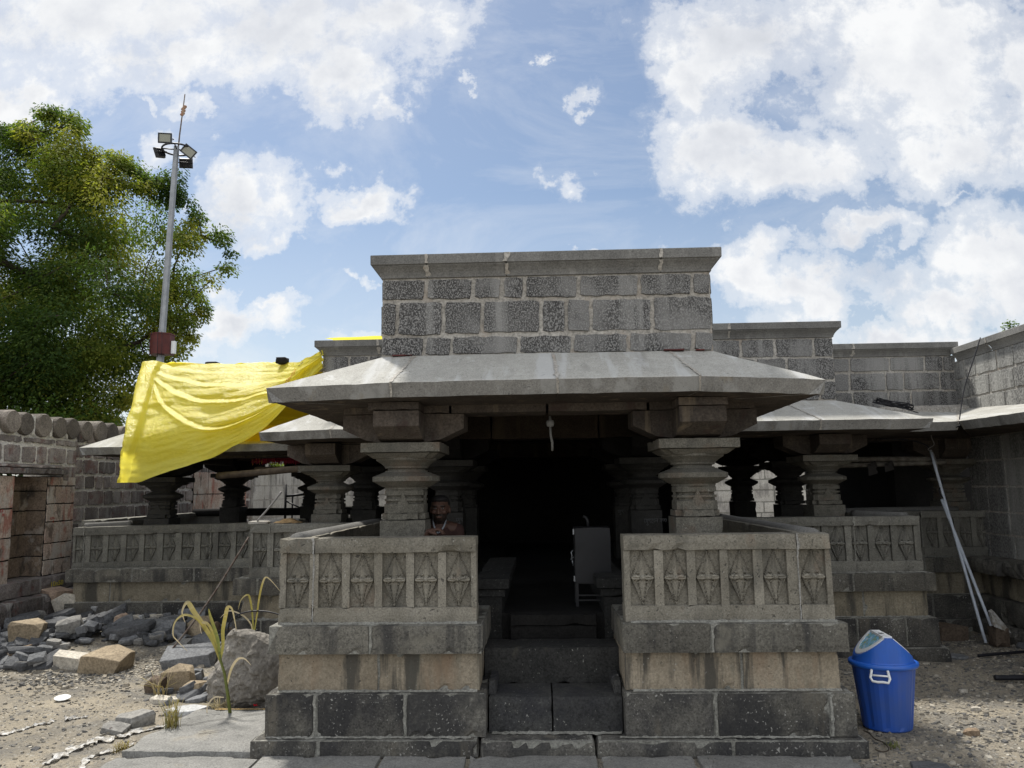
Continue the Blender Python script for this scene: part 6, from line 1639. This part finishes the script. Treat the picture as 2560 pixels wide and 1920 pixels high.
cord('iron_rod', [(-2.835, 7.60, 1.30), (-2.72, 7.60, 1.43), (-2.60, 7.60, 1.585)], .010, simple('grey_rod_metal', (.22, .21, .20), .6, .4), 'short grey rod standing on the parapet corner above the leaning rod', 'rod')
cord('plastic_pipe', [(4.50, 8.20, -.03), (4.445, 8.86, 1.96)], .015, M['pvc'], 'longer pale grey plastic pipe leaning up to the eave in the right corner', 'pipe', 'plastic pipes in the right corner', 10)
cord('plastic_pipe', [(4.585, 8.13, -.03), (4.44, 8.70, 1.41)], .015, M['pvc'], 'shorter pale grey plastic pipe leaning in the right corner, crossing the longer one', 'pipe', 'plastic pipes in the right corner', 10)
cord('cable', [(4.80, 8.3, 3.15), (4.70, 8.3, 2.9), (4.58, 8.3, 2.60), (4.47, 8.25, 2.26), (4.41, 8.17, 2.18), (4.43, 8.6, 2.14)], .006, M['cable'], 'thin black cable hanging from the right cornice down to the eave', 'cable')
cord('cable', [(4.431, 8.8, 2.201), (4.44, 8.8, 2.10), (4.46, 8.8, 2.02), (4.39, 8.8, 1.97), (4.44, 8.8, 1.93), (4.47, 8.8, 1.80), (4.47, 8.8, 1.70)], .005, simple('grey_wire', (.2, .19, .18), .6, .3), 'kinked pale wire dangling below the eave corner on the right', 'cable')
cord('cable', [(4.46, 8.78, 1.72), (4.49, 8.75, 1.60), (4.42, 8.7, 1.50), (4.45, 8.68, 1.42)], .006, M['cable'], 'black cable entering the top of the shorter plastic pipe', 'cable')
cord('cable', [(3.9, 8.9, 2.10), (4.2, 8.85, 2.08), (4.40, 8.86, 2.02), (4.44, 8.86, 1.95)], .008, M['cable'], 'black cable running under the eave into the longer plastic pipe', 'cable')
r = random.Random(3); pts = []
for i in range(46):
    a = i * .9; pts.append((4.02 + .20 * math.cos(a) + .01 * i * .1 + r.uniform(-.03, .03), 8.78 + .06 * math.sin(a) + r.uniform(-.03, .03), 2.47 - .22 * (.20 * math.cos(a)) + .02 * math.sin(a * 1.3) + r.uniform(0, .03)))
cord('cable_coil', pts + [(4.25, 8.66, 2.37)], .006, M['cable'], 'tangled coil of black cable lying on the sloping roof at the right', 'cable', None, 5, 4)
cord('cable', [(2.06, 5.26, .012), (2.07, 5.19, .014), (2.06, 5.09, .014), (2.085, 5.02, .012), (2.06, 4.90, .014), (2.01, 4.86, .012), (1.98, 4.90, .012)], .004, M['bark'], 'thin brown wire curling on the ground by the foot of the dustbin', 'cable')
cord('pipe', [(3.70, 6.66, .0), (3.96, 6.66, .0), (4.4, 6.68, .0)], .022, M['cable'], 'black pipe lying on the gravel at the right edge', 'pipe', None, 8)
cord('pipe', [(4.10, 7.62, -.03), (4.35, 7.66, -.02), (4.62, 7.74, -.02)], .014, M['cable'], 'thin dark stick lying on the gravel near the plastic pipes', 'stick', None, 7)
cord('hose', [(-2.83, 7.0, .18), (-2.80, 6.9, .42), (-2.68, 6.9, .52), (-2.45, 6.9, .53), (-2.15, 6.9, .44), (-2.0, 6.95, .40)], .007, M['cable'], 'thin black hose arching behind the big boulder', 'hose')
# timber poles tied under the eaves, rags, garland, scaffold
cord('timber_pole', [(-3.70, 8.66, 1.775), (-3.1, 8.35, 1.80), (-2.50, 7.92, 1.825)], [.040 * (1 - .01 * i) for i in range(13)], M['wood'], 'dark timber pole slung under the left eave between two column capitals', 'timber', None, 10)
cord('timber_pole', [(-3.4, 9.0, 1.86), (-2.9, 8.9, 1.86)], .022, M['wood'], 'short dark stick resting just behind the left timber pole', 'timber', None, 8)
cord('timber_pole', [(3.30, 8.95, 1.868), (3.9, 8.93, 1.87), (4.50, 8.92, 1.862)], .030, simple('pale_weathered_wood', (.17, .155, .13), .9, .1, nz=(15, (.08, .07, .06)), bump=(30, .7, .01)), 'upper of two pale poles under the right eave', 'timber', 'poles under the right eave', 9)
cord('timber_pole', [(3.36, 8.97, 1.80), (3.9, 8.96, 1.81), (4.64, 8.93, 1.822)], .028, bpy.data.materials['pale_weathered_wood'], 'lower of two pale poles under the right eave', 'timber', 'poles under the right eave', 9)
for x, L, lab in ((3.80, .14, 'knotted dark rag hanging from the right poles, nearer the middle column'), (3.99, .10, 'frayed dark rag hanging from the right poles, nearer the corner')):
    mb = MB(); r = random.Random(int(x * 10)); vs = []
    for j in range(8):
        for i in range(6): vs.append((x - .05 + .02 * i + .02 * noise.noise(V((i, j, x))), 8.91 + .02 * noise.noise(V((i * .7, j * .8, 2))), 1.82 - L * j / 7 + (.02 * i * j / 30)))
    mb.add(vs, [(j*6+i, j*6+i+1, (j+1)*6+i+1, (j+1)*6+i) for j in range(7) for i in range(5)], 0, .5, True)
    mb.tube([(x - .03, 8.90, 1.80), (x + .03, 8.90, 1.84), (x + .05, 8.92, 1.79)], .014, 6); o = mb.build('rag', M['cloth_dark']); tag(o, lab, 'rag')
mb = MB(); r = random.Random(8)
for i in range(330):
    x = -3.72 + .62 * r.random(); g_ = x < -3.45; z = 2.02 - .03 * r.random(); L = r.uniform(.03, .07)
    a = V((x, 9.72 + r.uniform(-.02, .02), z)); mb.tube([a, a + V((r.uniform(-.008, .008), 0, -L))], .0035, 3, mi=1 if (g_ and r.random() < .25) else 0)
mb.tube([(-3.74, 9.72, 2.025), (-3.08, 9.72, 2.01)], .012, 6)
o = mb.build('garland', [simple('crimson_tinsel', (.33, .012, .05), .45, .5), simple('gold_tinsel', (.65, .35, .05), .3, .6)]); tag(o, 'crimson and gold tinsel fringe hanging under the left eave beam', 'garland')
mb = MB()
sx_, sy_ = -4.37, 13.0
for dx in (0, .33): mb.tube([(sx_ + dx, sy_, .3), (sx_ + dx, sy_, 1.70 - dx * .5)], .022, 8)
mb.tube([(sx_ + .12, sy_, .9), (sx_ + .12, sy_, 1.52)], .014, 6); mb.tube([(sx_, sy_, 1.50), (sx_ + .33, sy_, 1.53)], .022, 8); mb.tube([(sx_ + .02, sy_ - .05, 1.42), (sx_ + .32, sy_ - .05, 1.28)], .014, 6)
mb.tube([(sx_, sy_, .8), (sx_ + .33, sy_, .8)], .02, 8)
o = mb.build('scaffold_frame', M['black'], None, offset=(sx_, sy_, 0)); tag(o, 'black metal frame standing behind the hall, seen between the left columns', 'metal frame')
mb = MB(); vs = []
for j in range(9):
    for i in range(15):
        t = i / 14; vs.append((-2.68 + .27 * t + .01 * noise.noise(V((i * .4, j, 0))), 7.61 + .14 * j / 8, 1.277 + .042 * math.sin(math.pi * t) * math.sin(math.pi * j / 8) ** .5 + .010 * noise.noise(V((i * .5, j * 1.4, 5)))))
mb.add(vs, [(j*15+i, j*15+i+1, (j+1)*15+i+1, (j+1)*15+i) for j in range(8) for i in range(14)], 0, .5, True)
o = mb.build('sack', M['cloth_tan'], None, offset=(-2.55, 7.68, 1.27)); tag(o, 'crumpled tan sacking lying on top of the second left parapet', 'cloth')
